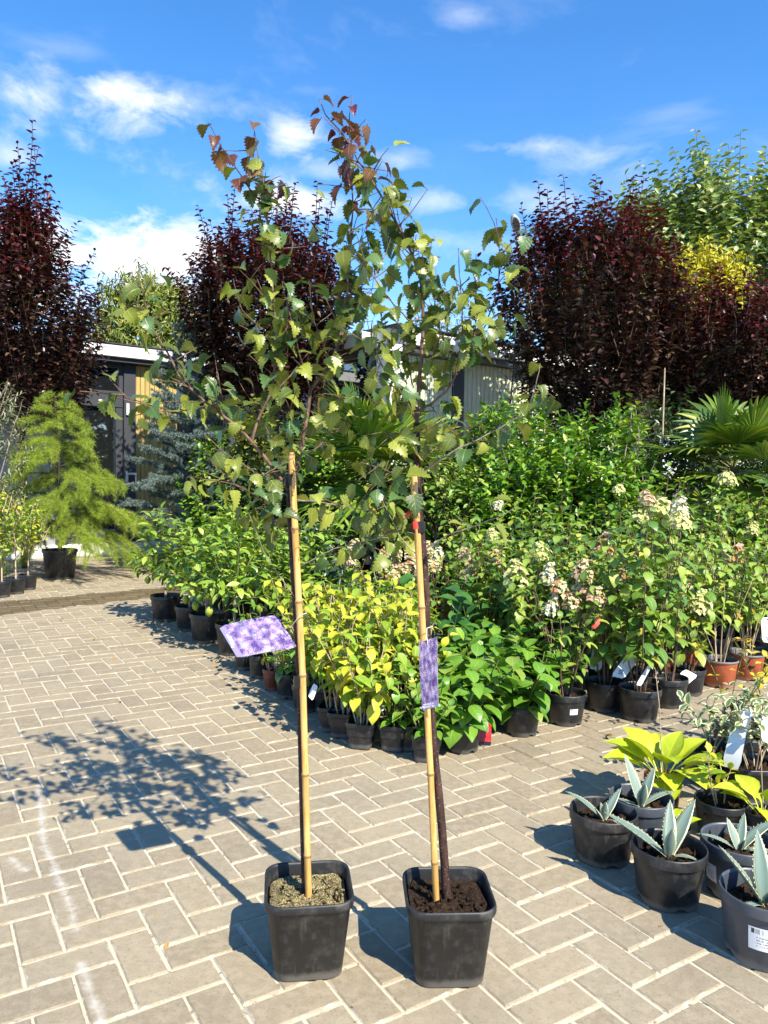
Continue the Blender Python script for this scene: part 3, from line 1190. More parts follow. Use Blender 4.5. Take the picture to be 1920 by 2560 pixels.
# corner wing
FB.part('corner_post', WHITE, -.02, .2, 0, 2.90, -.21, .03, b=.01)
FB.part('plinth', WHITE, .202, 6.0, 0, .165, -.2, .03)
FB.part('roof_fascia', WHITE, .202, 6.0, 2.70, 2.87, -.1, .2, b=.008)
FB.part('roof_edge', ANTH, -.05, 6.02, 2.902, 2.922, -3.5, .21)
FB.part('soffit', ANTH, .202, 6.0, 2.62, 2.698, -.6, .16)
def rib_panel(s0, s1):
    mb = MB()
    n = int((s1 - s0) / .075)
    for k in range(n):
        a = s0 + k * (s1 - s0) / n
        FB.box(mb, a + .004, a + (s1 - s0) / n - .004, .168, 2.618, -.03, .015, b=.008)
    FB.part('panel_backing', CREAM, s0, s1, .167, 2.619, -.2, -.032)
    return mb.build('wall_panel', CREAM, office, False)
rib_panel(.205, 1.04)
FB.part('window_mullion', ANTH, 1.045, 1.235, .166, 2.618, -.1, .03)
rib_panel(1.24, 2.5)
FB.part('window_mullion', ANTH, 2.505, 2.56, .166, 2.618, -.1, .03)
rib_panel(2.565, 5.8)
FC.part('roof_fascia', WHITE, .25, 3.4, 2.70, 2.87, -.1, .2, b=.008)
FC.part('soffit', ANTH, .25, 3.4, 2.62, 2.698, -.6, .16)
FC.part('plinth', WHITE, .25, 3.4, 0, .165, -.2, .03)
for s0, s1 in ((.25, 1.25), (1.27, 2.3), (2.32, 3.3)):
    w = FC.part('window', ANTH, s0, s1, .167, .3, -.12, .02)
    FC.part('frame', ANTH, s0, s0 + .06, .302, 2.615, -.12, .02, parent=w)
    FC.part('frame', ANTH, s1 - .06, s1, .302, 2.615, -.12, .02, parent=w)
    FC.part('pane', GLASS, s0 + .062, s1 - .062, .302, 2.614, -.06, -.05, parent=w)
# street lamp beyond
lp = at(1330, 900, 16.)
lamp = thing('street_lamp', 'grey street lamp with oval head rising behind the dark red tree', 'street lamp', (lp[0], 16, 0))
a0, a1, a2, hd_ = at(1330, 900, 16) * [1, 1, 0], at(1318, 700, 16), at(1306, 622, 16), at(1290, 560, 15.8)
base = np.array([lp[0], 16, 0])
add_tube(MB(), np.array([a0, a0 * [1, 1, 0] + [0, 0, 3.5], a1, a2, (a2 + hd_) / 2]) - base, [.09, .08, .06, .045, .04], 10).build('pole', LAMPGREY, lamp)
ring = []
ax = nrm(at(1287, 528, 15.7) - a2)
sd = np.array([1., 0, 0])
nn_ = nrm(np.cross(sd, ax))
for zz, s_ in ((-.05, .7), (-.02, 1), (.02, 1), (.05, .75)):
    a = np.linspace(0, 2 * math.pi, 24, endpoint=False)
    ring.append((hd_ - base) + (np.cos(a)[:, None] * sd * .105 * s_ + np.sin(a)[:, None] * ax * .20 * s_) + nn_ * zz)
V, F = loft(ring)
hm = MB().add(V, F)
hm.add(ring[0], [list(range(24))]).add(ring[-1], [list(range(24))])
hd2 = hm.build('lamp_head', LAMPGREY, lamp)
a = np.linspace(0, 2 * math.pi, 20, endpoint=False)
sg = 1 if nn_[1] < 0 else -1                 # the lit side looks down into the yard
MB().add((hd_ - base) + np.cos(a)[:, None] * sd * .066 + np.sin(a)[:, None] * ax * .135 + nn_ * .053 * sg, [list(range(20))]).build('lens', LENS, hd2)


# ------------------------------------------------------------------ pots
_pm = {}


def soil_disc(r, z, mat, sq=False, grains=50, rough=.006):
    key = ('soil', r, z, mat.name, sq)
    if key in _pm:
        return _pm[key]
    mb = MB()
    nr, k = 7, 24
    ring = rrect(1, 1, .42, 6) if sq else np.stack([np.cos(np.arange(k) * 2 * math.pi / k), np.sin(np.arange(k) * 2 * math.pi / k)], -1)
    k = len(ring)
    rings = []
    for i in range(nr + 1):
        t = max(.001, i / nr)
        zz = z + rng.normal(0, rough, k) + .004 * (1 - t)
        rings.append(np.c_[ring * r * t, zz])
    V, F = loft(rings)
    mb.add(V, F)
    for _ in range(grains):
        a, rr, s = rng.random() * 6.28, math.sqrt(rng.random()) * r * .92, rng.uniform(.003, .008)
        p = np.array([rr * math.cos(a), rr * math.sin(a), z + rng.uniform(.001, .005)])
        t = rng.normal(0, 1, (4, 3)) * s + p
        mb.add(t, [(0, 1, 2), (0, 2, 3), (0, 3, 1), (1, 3, 2)])
    _pm[key] = mb.mesh('soil', mat)
    return _pm[key]


def round_pot(parent, r, h, mat=None, rim=None, soil=None, depth=.03, taper=.8):
    mat = mat or POT
    rim = rim or mat
    soil = soil or SOIL
    key = (r, h, mat.name, rim.name, taper)
    if key not in _pm:
        rb = r * taper
        rh = min(.03, h * .2) if rim is mat else .011
        k = 36
        V, F = lathe([(0.001, .012), (rb * .9, .012), (rb * .96, 0), (rb, .004), (r * .95, h - rh)], k)
        nt = [i for i in range(k) if (i % 9) in (0, 1)]
        for i in nt:
            V[2 * k + i, 2] = .011
            V[3 * k + i, 2] = .013
        b = MB().add(V, F).mesh('pot', mat)
        V, F = lathe([(r * .945, h - rh - .002), (r * .998, h - rh), (r, h - rh + .003), (r * 1.0, h - .004), (r * .99, h), (r * .965, h), (r * .95, h - .008), (r * .90, h - depth - .02)], k)
        _pm[key] = (b, MB().add(V, F).mesh('rim', rim))
    b, rm = _pm[key]
    p = obj('pot', b, parent)
    obj('rim', rm, p)
    obj('soil', soil_disc(round(r * .915, 4), round(h - depth, 4), soil), parent)
    return h - depth


def square_pot(parent, w, wb, h, mat=None, soil=None, depth=.03, ribs=0, rr=.25, grains=50):
    mat, soil = mat or POT, soil or SOIL
    key = ('sq', w, wb, h, mat.name, ribs)
    if key not in _pm:
        n = 6
        def rg(hw, z, rad=rr):
            P = rrect(hw, hw, hw * rad * 1.6, n)
            return np.c_[P, np.full(len(P), z)]
        rings = [rg(wb / 2 * .9, .008), rg(wb / 2 * .97, 0), rg(wb / 2, .004)]
        if ribs:
            for t in np.linspace(.05, .86, 9):
                rings.append(rg((wb + (w * .95 - wb) * t) / 2 * (1 + .012 * (len(rings) % 2)), h * t))
        rings.append(rg(w / 2 * .945, h * .875))
        rings.append(rg(w / 2 * .957, h * .88))
        rings.append(rg(w / 2 * .965, h - .02))
        V, F = loft(rings)
        b = MB().add(V, F).mesh('pot', mat)
        R2 = [rg(w / 2 * .96, h - .022), rg(w / 2 * 1.0, h - .02), rg(w / 2 * 1.012, h - .014), rg(w / 2 * 1.012, h - .004), rg(w / 2, h),
              rg(w / 2 * .965, h), rg(w / 2 * .95, h - .006), rg(w / 2 * .91, h - depth - .025)]
        V, F = loft(R2)
        _pm[key] = (b, MB().add(V, F).mesh('rim', mat))
    b, rm = _pm[key]
    p = obj('pot', b, parent)
    obj('rim', rm, p)
    obj('soil', soil_disc(round(w / 2 * .885, 4), round(h - depth, 4), soil, True, grains), parent)
    return h - depth


def text_mesh(s, size, mat, name='lettering'):
    cu = bpy.data.curves.new('txt', 'FONT')
    cu.body = s
    cu.size = size
    cu.align_x, cu.align_y = 'CENTER', 'CENTER'
    o = bpy.data.objects.new('txt', cu)
    COL.objects.link(o)
    dg = bpy.context.evaluated_depsgraph_get()
    me = bpy.data.meshes.new_from_object(o.evaluated_get(dg))
    bpy.data.objects.remove(o)
    me.materials.clear()
    me.materials.append(mat)
    me.name = name
    return me


def card(corners, mat, n=8, bow=.0, rad=.1):
    """thin printed card through four corners (u along 0-1, v along 0-3); rounded, slightly bowed, with thickness"""
    P0, P1, P2, P3 = [np.asarray(c, float) for c in corners]
    mb = MB()
    asp = np.linalg.norm(P1 - P0) / np.linalg.norm(P3 - P0)
    U = np.linspace(0, 1, n + 1)
    nn = nrm(np.cross(P1 - P0, P3 - P0))
    if nn[1] > .3 or (abs(nn[1]) <= .3 and nn[2] < 0):      # the printed side is the upper / front one
        nn = -nn
    for side in (0, 1):
        V, uu, vv = [], [], []
        for a in U:
            # rounded ends: shorten the column near the corners
            e = min(a, 1 - a) * asp
            cut = rad - math.sqrt(max(0, rad * rad - (rad - e) ** 2)) if e < rad else 0
            for b in (cut, .5, 1 - cut):
                p = (P0 * (1 - a) + P1 * a) * (1 - b) + (P3 * (1 - a) + P2 * a) * b
                p = p + nn * (bow * 4 * a * (1 - a) - (.0008 if side else 0))
                V.append(p)
                uu.append(a)
                vv.append(b)
        F = []
        for i in range(n):
            for j in range(2):
                f = (i * 3 + j, i * 3 + j + 1, (i + 1) * 3 + j + 1, (i + 1) * 3 + j)
                F.append(f if side else f[::-1])
        mb.add(V, F, u=np.array(uu), v=np.array(vv), mat=side)
    return mb


def sticker(parent, r, h, ang, w, hh, zc, taper=.8, mat=None):
    V, F, u, v = [], [], [], []
    n = 6
    for i in range(n + 1):
        a = ang + (i / n - .5) * w / r
        for j in range(2):
            z = zc + (j - .5) * hh
            rr = r * taper + (r * .95 - r * taper) * z / (h * .82) + .0012
            V.append((rr * math.cos(a), rr * math.sin(a), z))
            u.append(i / n)
            v.append(j)
    for i in range(n):
        F.append((2 * i, 2 * i + 2, 2 * i + 3, 2 * i + 1))
    return MB().add(V, F, u=np.array(u), v=np.array(v, float)).build('sticker', mat or STICKER, parent)


# ------------------------------------------------------------------ the two birch saplings
def petioled(prof, p=.24):
    return [(0, .010), (p * .6, .009), (p, .012)] + [(p + v * (1 - p), w * (1 - p)) for v, w in prof]


T_BIP = [Leaf(petioled(BIRCH), f, c, 1, .14) for f, c in ((.25, .8), (.45, .4), (.15, 1.4), (-.3, 1.0), (.38, 1.8), (.55, 1.1))]


def sapling(label, pot_c, rot, trunk, branches, cane, ties, seed, soil):
    global rng
    rng = np.random.default_rng(seed)
    random.seed(seed)
    t = thing('birch_sapling', label, 'sapling', (pot_c[0], pot_c[1], 0), 0, 'staked birch saplings in square pots')
    B = np.array([pot_c[0], pot_c[1], 0])
    square_pot(t, .207, .160, .192, POTD, soil, .032, 0, .26, 160)
    for ch in t.children:
        ch.rotation_euler = (0, 0, rot)
    add_tube(MB(), trunk[0] - B, trunk[1], 9).build('trunk', BARK_B, t)
    fol = Fol()
    for P, r0, r1, lf in branches:
        P = np.asarray(P)
        # smooth the surveyed line
        s = np.linspace(0, 1, max(6, len(P) * 3))
        Q, _ = along(P, s)
        Q = Q + np.cumsum(rng.normal(0, .0012, Q.shape), axis=0) * (1 - 0)
        Q[0] = P[0]
        add_tube(MB(), Q - B, np.linspace(r0 * .78, r1 * .8, len(Q)), 6).build('branch', BARK_P if lf[2] == 'p' else BARK_T if lf[2] == 't' else BARK_G, t)
        if lf[0] is not None:
            L = np.linalg.norm(np.diff(Q, axis=0), axis=1).sum()
            a = leafing(Q - B, lf[1] * .60, .073, lf[0], 'alt', 1.0, .25, .5, .28, .12, .8)
            fol.add(a)
            # short spurs
            ns = int(L * (1 - lf[0]) / .043 * lf[3])
            for k in range(ns):
                tt = lf[0] + (1 - lf[0]) * rng.random() * .9
                p, T = along(Q, np.array([tt]))
                d = nrm(rng.normal(0, 1, 3) * [1, .9, .5] + T[0] * .8 + [0, 0, .25])
                S = shoot(p[0], d, rng.uniform(.04, .12), 4, (0, 0, -.2), .1)
                add_tube(MB(), S - B, np.linspace(.0016, .0008, 4), 4).build('twig', BARK_T, t)
                fol.add(leafing(S - B, .026, .068, .3, 'alt', 1., .4, .6, .25, .15, .8))
    pos, D, U, S = fol.get()
    z = pos[:, 2] + rng.normal(0, .05, len(pos))
    kinds = np.where(z > 2.03, 4, np.where(z > 1.90, 3, rng.choice([0, 1, 2], len(pos), p=[.6, .2, .2])))
    S = np.where(kinds == 4, S * .75, S)
    for k, mt in enumerate((L_BIRCH, L_BIRCH_L, L_BIRCH_D, L_BRONZE, L_PURPLE)):
        s = kinds == k
        leaf_objs(t, [l.mesh(mt) for l in T_BIP], pos[s], D[s], U[s], S[s])
    # bamboo cane with nodes
    P, r = cane
    s = [0]
    rr = [r]
    ln = np.linalg.norm(P[-1] - P[0])
    x = .12
    while x < ln:
        for dx, f in ((-.006, 1.0), (-.002, 1.16), (.002, 1.2), (.006, .97)):
            s.append((x + dx) / ln)
            rr.append(r * f)
        x += rng.uniform(.15, .24)
    s.append(1)
    rr.append(r * .92)
    Q, _ = along(P, np.array(s))
    V, F, v = tube(Q - B, rr, 10)
    nodek = np.repeat(np.array([1. if q > r * 1.1 else 0. for q in rr]), 10)
    cm = MB().add(V, F, v=v, rnd=nodek * .9)
    cm.add(V[-10:], [list(range(10))], rnd=.2)
    cm.build('bamboo_cane', CANE, t)
    for (c, hh, w) in ties:
        c = np.asarray(c) - B
        rg = []
        for q in np.linspace(-1, 1, 5):
            a = np.linspace(0, 2 * math.pi, 16, endpoint=False)
            rg.append(np.c_[c[0] + w[0] * np.cos(a) * (1 + rng.normal(0, .03, 16)), c[1] + w[1] * np.sin(a), np.full(16, c[2] + q * hh / 2) + .003 * np.cos(a + q)])
        V, F = loft(rg)
        MB().add(V, F).build('tape_tie', TAPE, t)
    return t


def line(pts, dY=0):
    return np.array([at(x, y, Y + dY) for x, y, Y in pts])


# left sapling
pa = (gr(668, 2205, .187) + gr(876, 2205, .187)) / 2
pa = np.array([pa[0], 1.806, 0])
trA = line([(766, 2268, 1.815), (762, 2150, 1.82), (757, 1960, 1.82), (752, 1760, 1.82), (747, 1620, 1.825), (738, 1480, 1.83), (730, 1350, 1.835), (726, 1280, 1.84), (724, 1225, 1.84)])
trA = (trA, np.linspace(.0105, .0085, len(trA)))
brA = [
    (line([(724, 1228, 1.84), (696, 1196, 1.83), (660, 1152, 1.82), (628, 1112, 1.81), (570, 1060, 1.79), (515, 1016, 1.77), (448, 955, 1.76), (419, 883, 1.75), (385, 811, 1.75), (361, 727, 1.74), (344, 666, 1.74)]), .0065, .0015, (.32, .040, 't', 1.5)),
    (line([(515, 1016, 1.77), (440, 1035, 1.72), (375, 1015, 1.70), (327, 996, 1.68), (283, 955, 1.67)]), .0022, .001, (.3, .036, 't', .8)),
    (line([(628, 1112, 1.81), (645, 1050, 1.82), (674, 980, 1.83), (686, 900, 1.84), (690, 850, 1.85), (678, 740, 1.86), (668, 620, 1.87), (657, 509, 1.87), (645, 420, 1.87), (632, 350, 1.87), (622, 305, 1.87)]), .005, .0014, (.18, .040, 't', 1.5)),
    (line([(650, 500, 1.87), (632, 480, 1.86), (606, 431, 1.85), (575, 385, 1.84), (553, 354, 1.84), (528, 305, 1.83)]), .0022, .001, (.2, .037, 'p', .2)),
    (line([(724, 1228, 1.84), (740, 1167, 1.85), (754, 1087, 1.86), (768, 1040, 1.87), (777, 975, 1.88), (800, 940, 1.89), (822, 915, 1.90), (852, 845, 1.92), (873, 713, 1.94), (880, 610, 1.95), (885, 509, 1.95), (884, 385, 1.95), (872, 290, 1.95), (876, 228, 1.95)]), .007, .0014, (.3, .040, 't', 1.5)),
    (line([(777, 975, 1.88), (752, 900, 1.84), (735, 830, 1.80), (715, 770, 1.78), (700, 700, 1.77)]), .003, .001, (.15, .04, 't', 1.2)),
    (line([(754, 1087, 1.86), (728, 1040, 1.80), (705, 990, 1.76), (690, 950, 1.74)]), .0025, .001, (.2, .04, 't', 1.0)),
    (line([(728, 1245, 1.84), (790, 1250, 1.80), (850, 1262, 1.77), (920, 1280, 1.75), (965, 1262, 1.74)]), .0024, .001, (.15, .036, 'g', 1.0)),
    (line([(735, 1425, 1.83), (765, 1405, 1.80), (805, 1384, 1.78), (877, 1362, 1.76), (930, 1345, 1.74), (975, 1340, 1.73)]), .0022, .001, (.4, .034, 'g', 1.0)),
    (line([(726, 1300, 1.84), (690, 1285, 1.78), (640, 1245, 1.74), (600, 1215, 1.71), (540, 1205, 1.69), (470, 1195, 1.67)]), .0024, .001, (.2, .036, 'p', 1.2)),
    (line([(740, 1500, 1.83), (700, 1440, 1.79), (655, 1370, 1.76), (620, 1280, 1.74)]), .0016, .0006, (None, .1, 'g', 0)),
    (line([(728, 1320, 1.83), (700, 1330, 1.9), (660, 1280, 1.97), (600, 1260, 2.02)]), .002, .0008, (.3, .045, 't', .8)),
    (line([(570, 1060, 1.79), (560, 1000, 1.84), (545, 930, 1.88), (538, 880, 1.9)]), .002, .0008, (.2, .045, 't', .8)),
    (line([(852, 845, 1.92), (880, 790, 1.98), (930, 730, 2.02), (945, 660, 2.04)]), .002, .0008, (.2, .045, 't', 1.0)),
    (line([(724, 1228, 1.84), (690, 1120, 1.9), (640, 1020, 1.95), (600, 950, 1.97)]), .002, .0008, (.25, .04, 't', 1.0)),
    (line([(696, 1196, 1.83), (640, 1190, 1.76), (580, 1150, 1.71), (520, 1130, 1.68)]), .002, .0008, (.2, .04, 't', 1.1)),
    (line([(754, 1087, 1.86), (800, 1040, 1.80), (850, 1010, 1.77), (880, 960, 1.75)]), .002, .0008, (.2, .04, 't', 1.1)),
    (line([(740, 1167, 1.85), (790, 1130, 1.92), (840, 1090, 1.96), (890, 1060, 1.98)]), .002, .0008, (.2, .04, 't', 1.1)),
    (line([(690, 850, 1.85), (640, 800, 1.80), (605, 760, 1.78), (585, 690, 1.77)]), .002, .0008, (.2, .04, 't', .8)),
    (line([(822, 915, 1.90), (800, 850, 1.84), (775, 780, 1.81), (765, 700, 1.80)]), .002, .0008, (.2, .04, 't', 1.0)),
]
caneA = (line([(772, 2262, 1.795), (757, 1700, 1.80), (728, 1132, 1.825)]), .0082)
tiesA = [((at(757, 1700, 1.806) + at(747, 1700, 1.82)) / 2, .026, (.0175, .0185)), ((at(731, 1200, 1.822) + at(722, 1200, 1.84)) / 2, .022, (.0165, .018))]
sapling('birch sapling in square pot of mossy soil, its leaning crown reaching left over the yard', pa, R(8), trA, brA, caneA, tiesA, 11, SOIL2)

# right sapling
pb = (gr(1010, 2230, .18) + gr(1228, 2230, .18)) / 2
pb = np.array([pb[0], 1.79, 0])
trB = line([(1118, 2262, 1.80), (1113, 2180, 1.80), (1105, 2071, 1.80), (1097, 1985, 1.80), (1088, 1909, 1.80), (1079, 1790, 1.80), (1070, 1678, 1.80), (1066, 1504, 1.80), (1060, 1400, 1.81), (1049, 1296, 1.81), (1047, 1239, 1.81), (1043, 1150, 1.815), (1042, 1058, 1.82)])
trB = (trB, np.linspace(.0108, .008, len(trB)))
brB = [
    (line([(1042, 1062, 1.82), (1044, 1000, 1.82), (1047, 940, 1.82), (1051, 880, 1.82), (1052, 840, 1.82), (1056, 794, 1.82), (1056, 735, 1.82), (1050, 680, 1.82), (1012, 597, 1.82), (954, 489, 1.81), (904, 404, 1.81), (884, 362, 1.80), (850, 310, 1.80), (827, 277, 1.80), (812, 238, 1.80)]), .0075, .0014, (.2, .040, 't', 1.6)),
    (line([(1050, 1187, 1.815), (1109, 1145, 1.78), (1174, 1109, 1.75), (1263, 1067, 1.72), (1307, 1043, 1.70), (1331, 1007, 1.69), (1346, 970, 1.68), (1356, 905, 1.67)]), .0032, .001, (.35, .055, 'g', .5)),
    (line([(1061, 1373, 1.81), (1112, 1341, 1.77), (1166, 1319, 1.74), (1239, 1286, 1.70), (1275, 1262, 1.69)]), .0024, .0008, (.5, .06, 'g', .2)),
    (line([(1046, 1027, 1.82), (1075, 1013, 1.80), (1119, 983, 1.78), (1140, 938, 1.77), (1152, 864, 1.76), (1150, 759, 1.75), (1143, 670, 1.75), (1140, 625, 1.75)]), .004, .001, (.2, .038, 't', 1.4)),
    (line([(1140, 938, 1.77), (1165, 890, 1.80), (1188, 830, 1.83), (1188, 730, 1.85), (1185, 655, 1.86), (1180, 640, 1.86)]), .0028, .001, (.2, .040, 'p', 1.2)),
    (line([(1152, 880, 1.76), (1203, 834, 1.80), (1236, 759, 1.82), (1248, 700, 1.83), (1252, 646, 1.84), (1246, 580, 1.84), (1242, 545, 1.84)]), .0026, .001, (.2, .040, 'p', 1.0)),
    (line([(1041, 1052, 1.82), (1030, 983, 1.86), (1022, 930, 1.90), (1010, 870, 1.93), (1000, 800, 1.95)]), .003, .001, (.15, .04, 't', 1.4)),
    (line([(1056, 800, 1.82), (1024, 806, 1.79), (970, 740, 1.76), (924, 675, 1.74), (890, 640, 1.73)]), .003, .001, (.2, .038, 't', 1.3)),
    (line([(1043, 1055, 1.82), (997, 972, 1.77), (955, 914, 1.74), (928, 856, 1.72), (912, 790, 1.71)]), .003, .001, (.2, .038, 't', 1.3)),
    (line([(1012, 597, 1.82), (1001, 563, 1.84), (985, 489, 1.86), (972, 455, 1.86)]), .0018, .0008, (.2, .036, 'p', .3)),
    (line([(1058, 1409, 1.81), (1007, 1351, 1.77), (980, 1290, 1.75), (960, 1240, 1.74)]), .002, .0008, (.3, .045, 'g', .8)),
    (line([(1052, 850, 1.82), (1085, 800, 1.88), (1100, 730, 1.92), (1095, 660, 1.94)]), .0024, .0008, (.2, .04, 't', 1.2)),
    (line([(1042, 1110, 1.82), (1000, 1085, 1.80), (950, 1080, 1.78), (900, 1090, 1.77)]), .0022, .0008, (.2, .045, 't', 1.0)),
    (line([(1050, 700, 1.82), (1075, 640, 1.78), (1085, 590, 1.76)]), .0018, .0008, (.1, .036, 't', 1.0)),
    (line([(954, 489, 1.81), (930, 520, 1.86), (905, 590, 1.9)]), .0018, .0008, (.1, .036, 't', 1.0)),
    (line([(1047, 940, 1.82), (1090, 900, 1.78), (1110, 850, 1.76), (1105, 780, 1.75)]), .002, .0008, (.2, .04, 't', 1.1)),
    (line([(1047, 1239, 1.81), (1000, 1190, 1.76), (950, 1165, 1.73), (905, 1155, 1.72)]), .002, .0008, (.2, .04, 't', 1.1)),
    (line([(1043, 1150, 1.815), (1085, 1120, 1.9), (1130, 1080, 1.94), (1150, 1040, 1.96)]), .002, .0008, (.2, .04, 't', 1.1)),
    (line([(1075, 1013, 1.80), (1100, 1050, 1.75), (1135, 1085, 1.72)]), .0018, .0008, (.1, .04, 't', 1.0)),
    (line([(1061, 1340, 1.81), (1020, 1330, 1.86), (960, 1325, 1.9), (900, 1330, 1.92)]), .0018, .0008, (.2, .04, 'g', 1.0)),
    (line([(1044, 1000, 1.82), (1000, 930, 1.88), (970, 850, 1.92), (960, 780, 1.93)]), .002, .0008, (.2, .04, 't', 1.0)),
]
caneB = (line([(1092, 2280, 1.775), (1072, 1840, 1.78), (1034, 1165, 1.80)]), .0080)
tiesB = [((at(1042, 1317, 1.80) + at(1050, 1317, 1.81)) / 2, .022, (.0165, .018))]
sapB = sapling('taller birch sapling in square pot of dark soil, purple tip bending left', pb, R(3), trB, brB, caneB, tiesB, 23, SOIL)
for (x, y, w, h, a) in ((1024, 1283, .012, .03, -.9), (1039, 1313, .012, .018, .15)):
    c = at(x, y, 1.775)
    cx = np.array([math.cos(a), 0, math.sin(a)])
    cz = np.array([-math.sin(a), .15, math.cos(a)])
    cc = [c - cx * w / 2 - cz * h / 2, c + cx * w / 2 - cz * h / 2, c + cx * w / 2 + cz * h / 2, c - cx * w / 2 + cz * h / 2]
    o = card([q - [pb[0], pb[1], 0] for q in cc], REDTAPE, 4, .002, .02).build('red_flag', [REDTAPE, REDTAPE], sapB)

# printed tags tied to the saplings
def hang_tag(label, corners, bow, txt_at, knot):
    o = card(corners, CARD, 10, bow, .05).build('plant_tag', [CARD, WHITE])
    tag(o, label, 'plant tag', 'violet printed plant tags')
    P0, P1, P2, P3 = corners
    U, W = nrm(P1 - P0), nrm(P3 - P0)
    nn = nrm(np.cross(U, W))
    for k, (s, sz) in enumerate((('Betula pendula', .0085), ('"Purpurea"', .0085))):
        me = text_mesh(s, sz, WINK)
        tx = obj('lettering', me, o)
        c = P0 + (P1 - P0) * (.030 + .036 * k) + (P3 - P0) * (.5 if k == 0 else .5)
        X = W
        Y = -U
        Z = np.cross(X, Y)
        if np.dot(Z, CAMP - c) < 0:
            X = -X
            Z = np.cross(X, Y)
        M = np.eye(4)
        M[:3, 0], M[:3, 1], M[:3, 2], M[:3, 3] = X, Y, Z, c + Z * (.0016 + abs(bow) * .35)
        tx.matrix_basis = Matrix(M.tolist())
    mid = (P1 + P2) / 2
    k = np.asarray(knot)
    S = np.array([mid * .93 + P0 * .07, (mid + k) / 2 + [0, -.012, -.004], k + [.004, -.012, 0], k + [.018, -.004, .003]])
    add_tube(MB(), S, .0011, 5).build('string', STRING, o)
    return o


hang_tag('violet printed tag lying flat beside the left birch trunk', [at(547, 1567, 1.83), at(693, 1537, 1.885), at(743, 1619, 1.795), at(594, 1646, 1.745)], .004, 0, at(748, 1535, 1.80))
hang_tag('violet printed tag hanging upright on the right bamboo cane', [at(1056, 1778, 1.765), at(1047, 1606, 1.765), at(1094, 1592, 1.745), at(1097, 1764, 1.745)], .003, 0, at(1062, 1568, 1.775))


# ------------------------------------------------------------------ agaves and hostas at the right
def agave_leaf(L, w, curl, thick=.10):
    vv = np.array([0, .1, .25, .4, .55, .7, .84, .94, 1.])
    ww = np.interp(vv, [0, .12, .35, .6, .8, 1], [.55, .62, 1.0, .85, .5, .01]) * w
    th = -curl * vv
    y = np.concatenate([[0], np.cumsum(np.diff(vv) * np.cos(th[1:]))]) * L
    z = np.concatenate([[0], np.cumsum(np.diff(vv) * np.sin(th[1:]))]) * L
    V, u, v, F = [], [], [], []
    T = [(-1, .28, 0), (-.55, .08, 0), (0, 0, 0), (.55, .08, 0), (1, .28, 0), (.5, -.12, 1), (0, -.26, 1), (-.5, -.12, 1)]
    for i in range(len(vv)):
        for (tx, tz, _) in T:
            V.append((tx * ww[i], y[i] - tz * ww[i] * math.sin(th[i]), z[i] + tz * ww[i] * math.cos(th[i])))
            u.append(tx if abs(tx) == 1 else tx * .75)
            v.append(vv[i])
    k = len(T)
    for i in range(len(vv) - 1):
        for j in range(k):
            F.append((i * k + j, i * k + (j + 1) % k, (i + 1) * k + (j + 1) % k, (i + 1) * k + j))
    mb = MB().add(V, F, u=np.array(u), v=np.array(v))
    # marginal teeth
    V = np.array(V)
    for i in range(1, len(vv) - 2):
        for j, sg in ((0, -1), (4, 1)):
            for f in (.2, .6):
                p = V[i * k + j] * (1 - f) + V[(i + 1) * k + j] * f
                mb.add([p - [0, .0022, 0], p + [0, .0022, 0], p + [sg * .0016, .001, .0005]], [(0, 1, 2)], u=1., v=.5)
    return mb.mesh('leaf', L_AGAVE)


AG = [agave_leaf(.13, .0165, .25), agave_leaf(.14, .015, .7), agave_leaf(.10, .017, .1), agave_leaf(.12, .014, 1.1)]


def agave(label, c, r, h, mat, leaves, soil=SOIL, rz=0., stick=None, depth=.04):
    t = thing('potted_agave', label, 'potted plant', (c[0], c[1], 0), 0, 'variegated agaves in pots')
    zs = round_pot(t, r, h, mat, None, soil, depth)
    for az, el, k, s in leaves:
        a = R(az)
        d = np.array([math.cos(a) * math.cos(R(el)), math.sin(a) * math.cos(R(el)), math.sin(R(el))])
        up = np.array([-math.cos(a) * math.sin(R(el)), -math.sin(a) * math.sin(R(el)), math.cos(R(el))])
        leaf_objs(t, AG[k], [np.array([0, 0, zs + .003]) + d * .006 * np.array([1, 1, 0])], [d], [up], [s])
    if stick:
        sticker(t, r, h, *stick)
    return t


agave('small agave in black pot with two spread leaves', gr(1509, 2023, .15), .103, .15, POTD, [(150, 52, 1, 1.0), (40, 50, 0, .95), (265, 72, 2, .8), (-12, 14, 3, .75), (110, 78, 2, .55), (200, 60, 2, .6)])
agave('agave with tall upright leaf in slate grey pot beside the larger hosta', gr(1603, 1992, .15), .101, .155, POTG, [(118, 70, 0, 1.3), (265, 68, 2, 1.05), (45, 58, 0, 1.1), (168, 22, 1, 1.05), (15, 38, 1, 1.0), (-35, 12, 3, .6), (185, 8, 3, .9)])
agave('largest agave in black pot, leaves spread in a wide v', gr(1673, 2111, .155), .102, .155, POT, [(160, 38, 0, 1.55), (40, 52, 0, 1.45), (262, 75, 2, 1.05), (70, 66, 0, 1.2), (20, 80, 2, .8), (-20, 35, 3, .7)])
agave('agave with narrow leaves in slate grey pot next to the smaller hosta', gr(1848, 2100, .15), .104, .155, POTG, [(165, 40, 1, .85), (110, 62, 2, .9), (55, 60, 0, .85), (25, 42, 1, 1.3), (-15, 28, 3, 1.1), (270, 60, 2, .6)], stick=(R(195), .05, .05, .07))
agave('agave in dark grey pot bearing a large white barcode label', gr(1912, 2222, .165), .106, .165, POTG, [(165, 60, 0, 1.35), (80, 72, 0, 1.35), (30, 45, 1, 1.2), (270, 60, 2, .8), (200, 30, 3, .8)], stick=(R(246), .082, .058, .085), depth=.045)

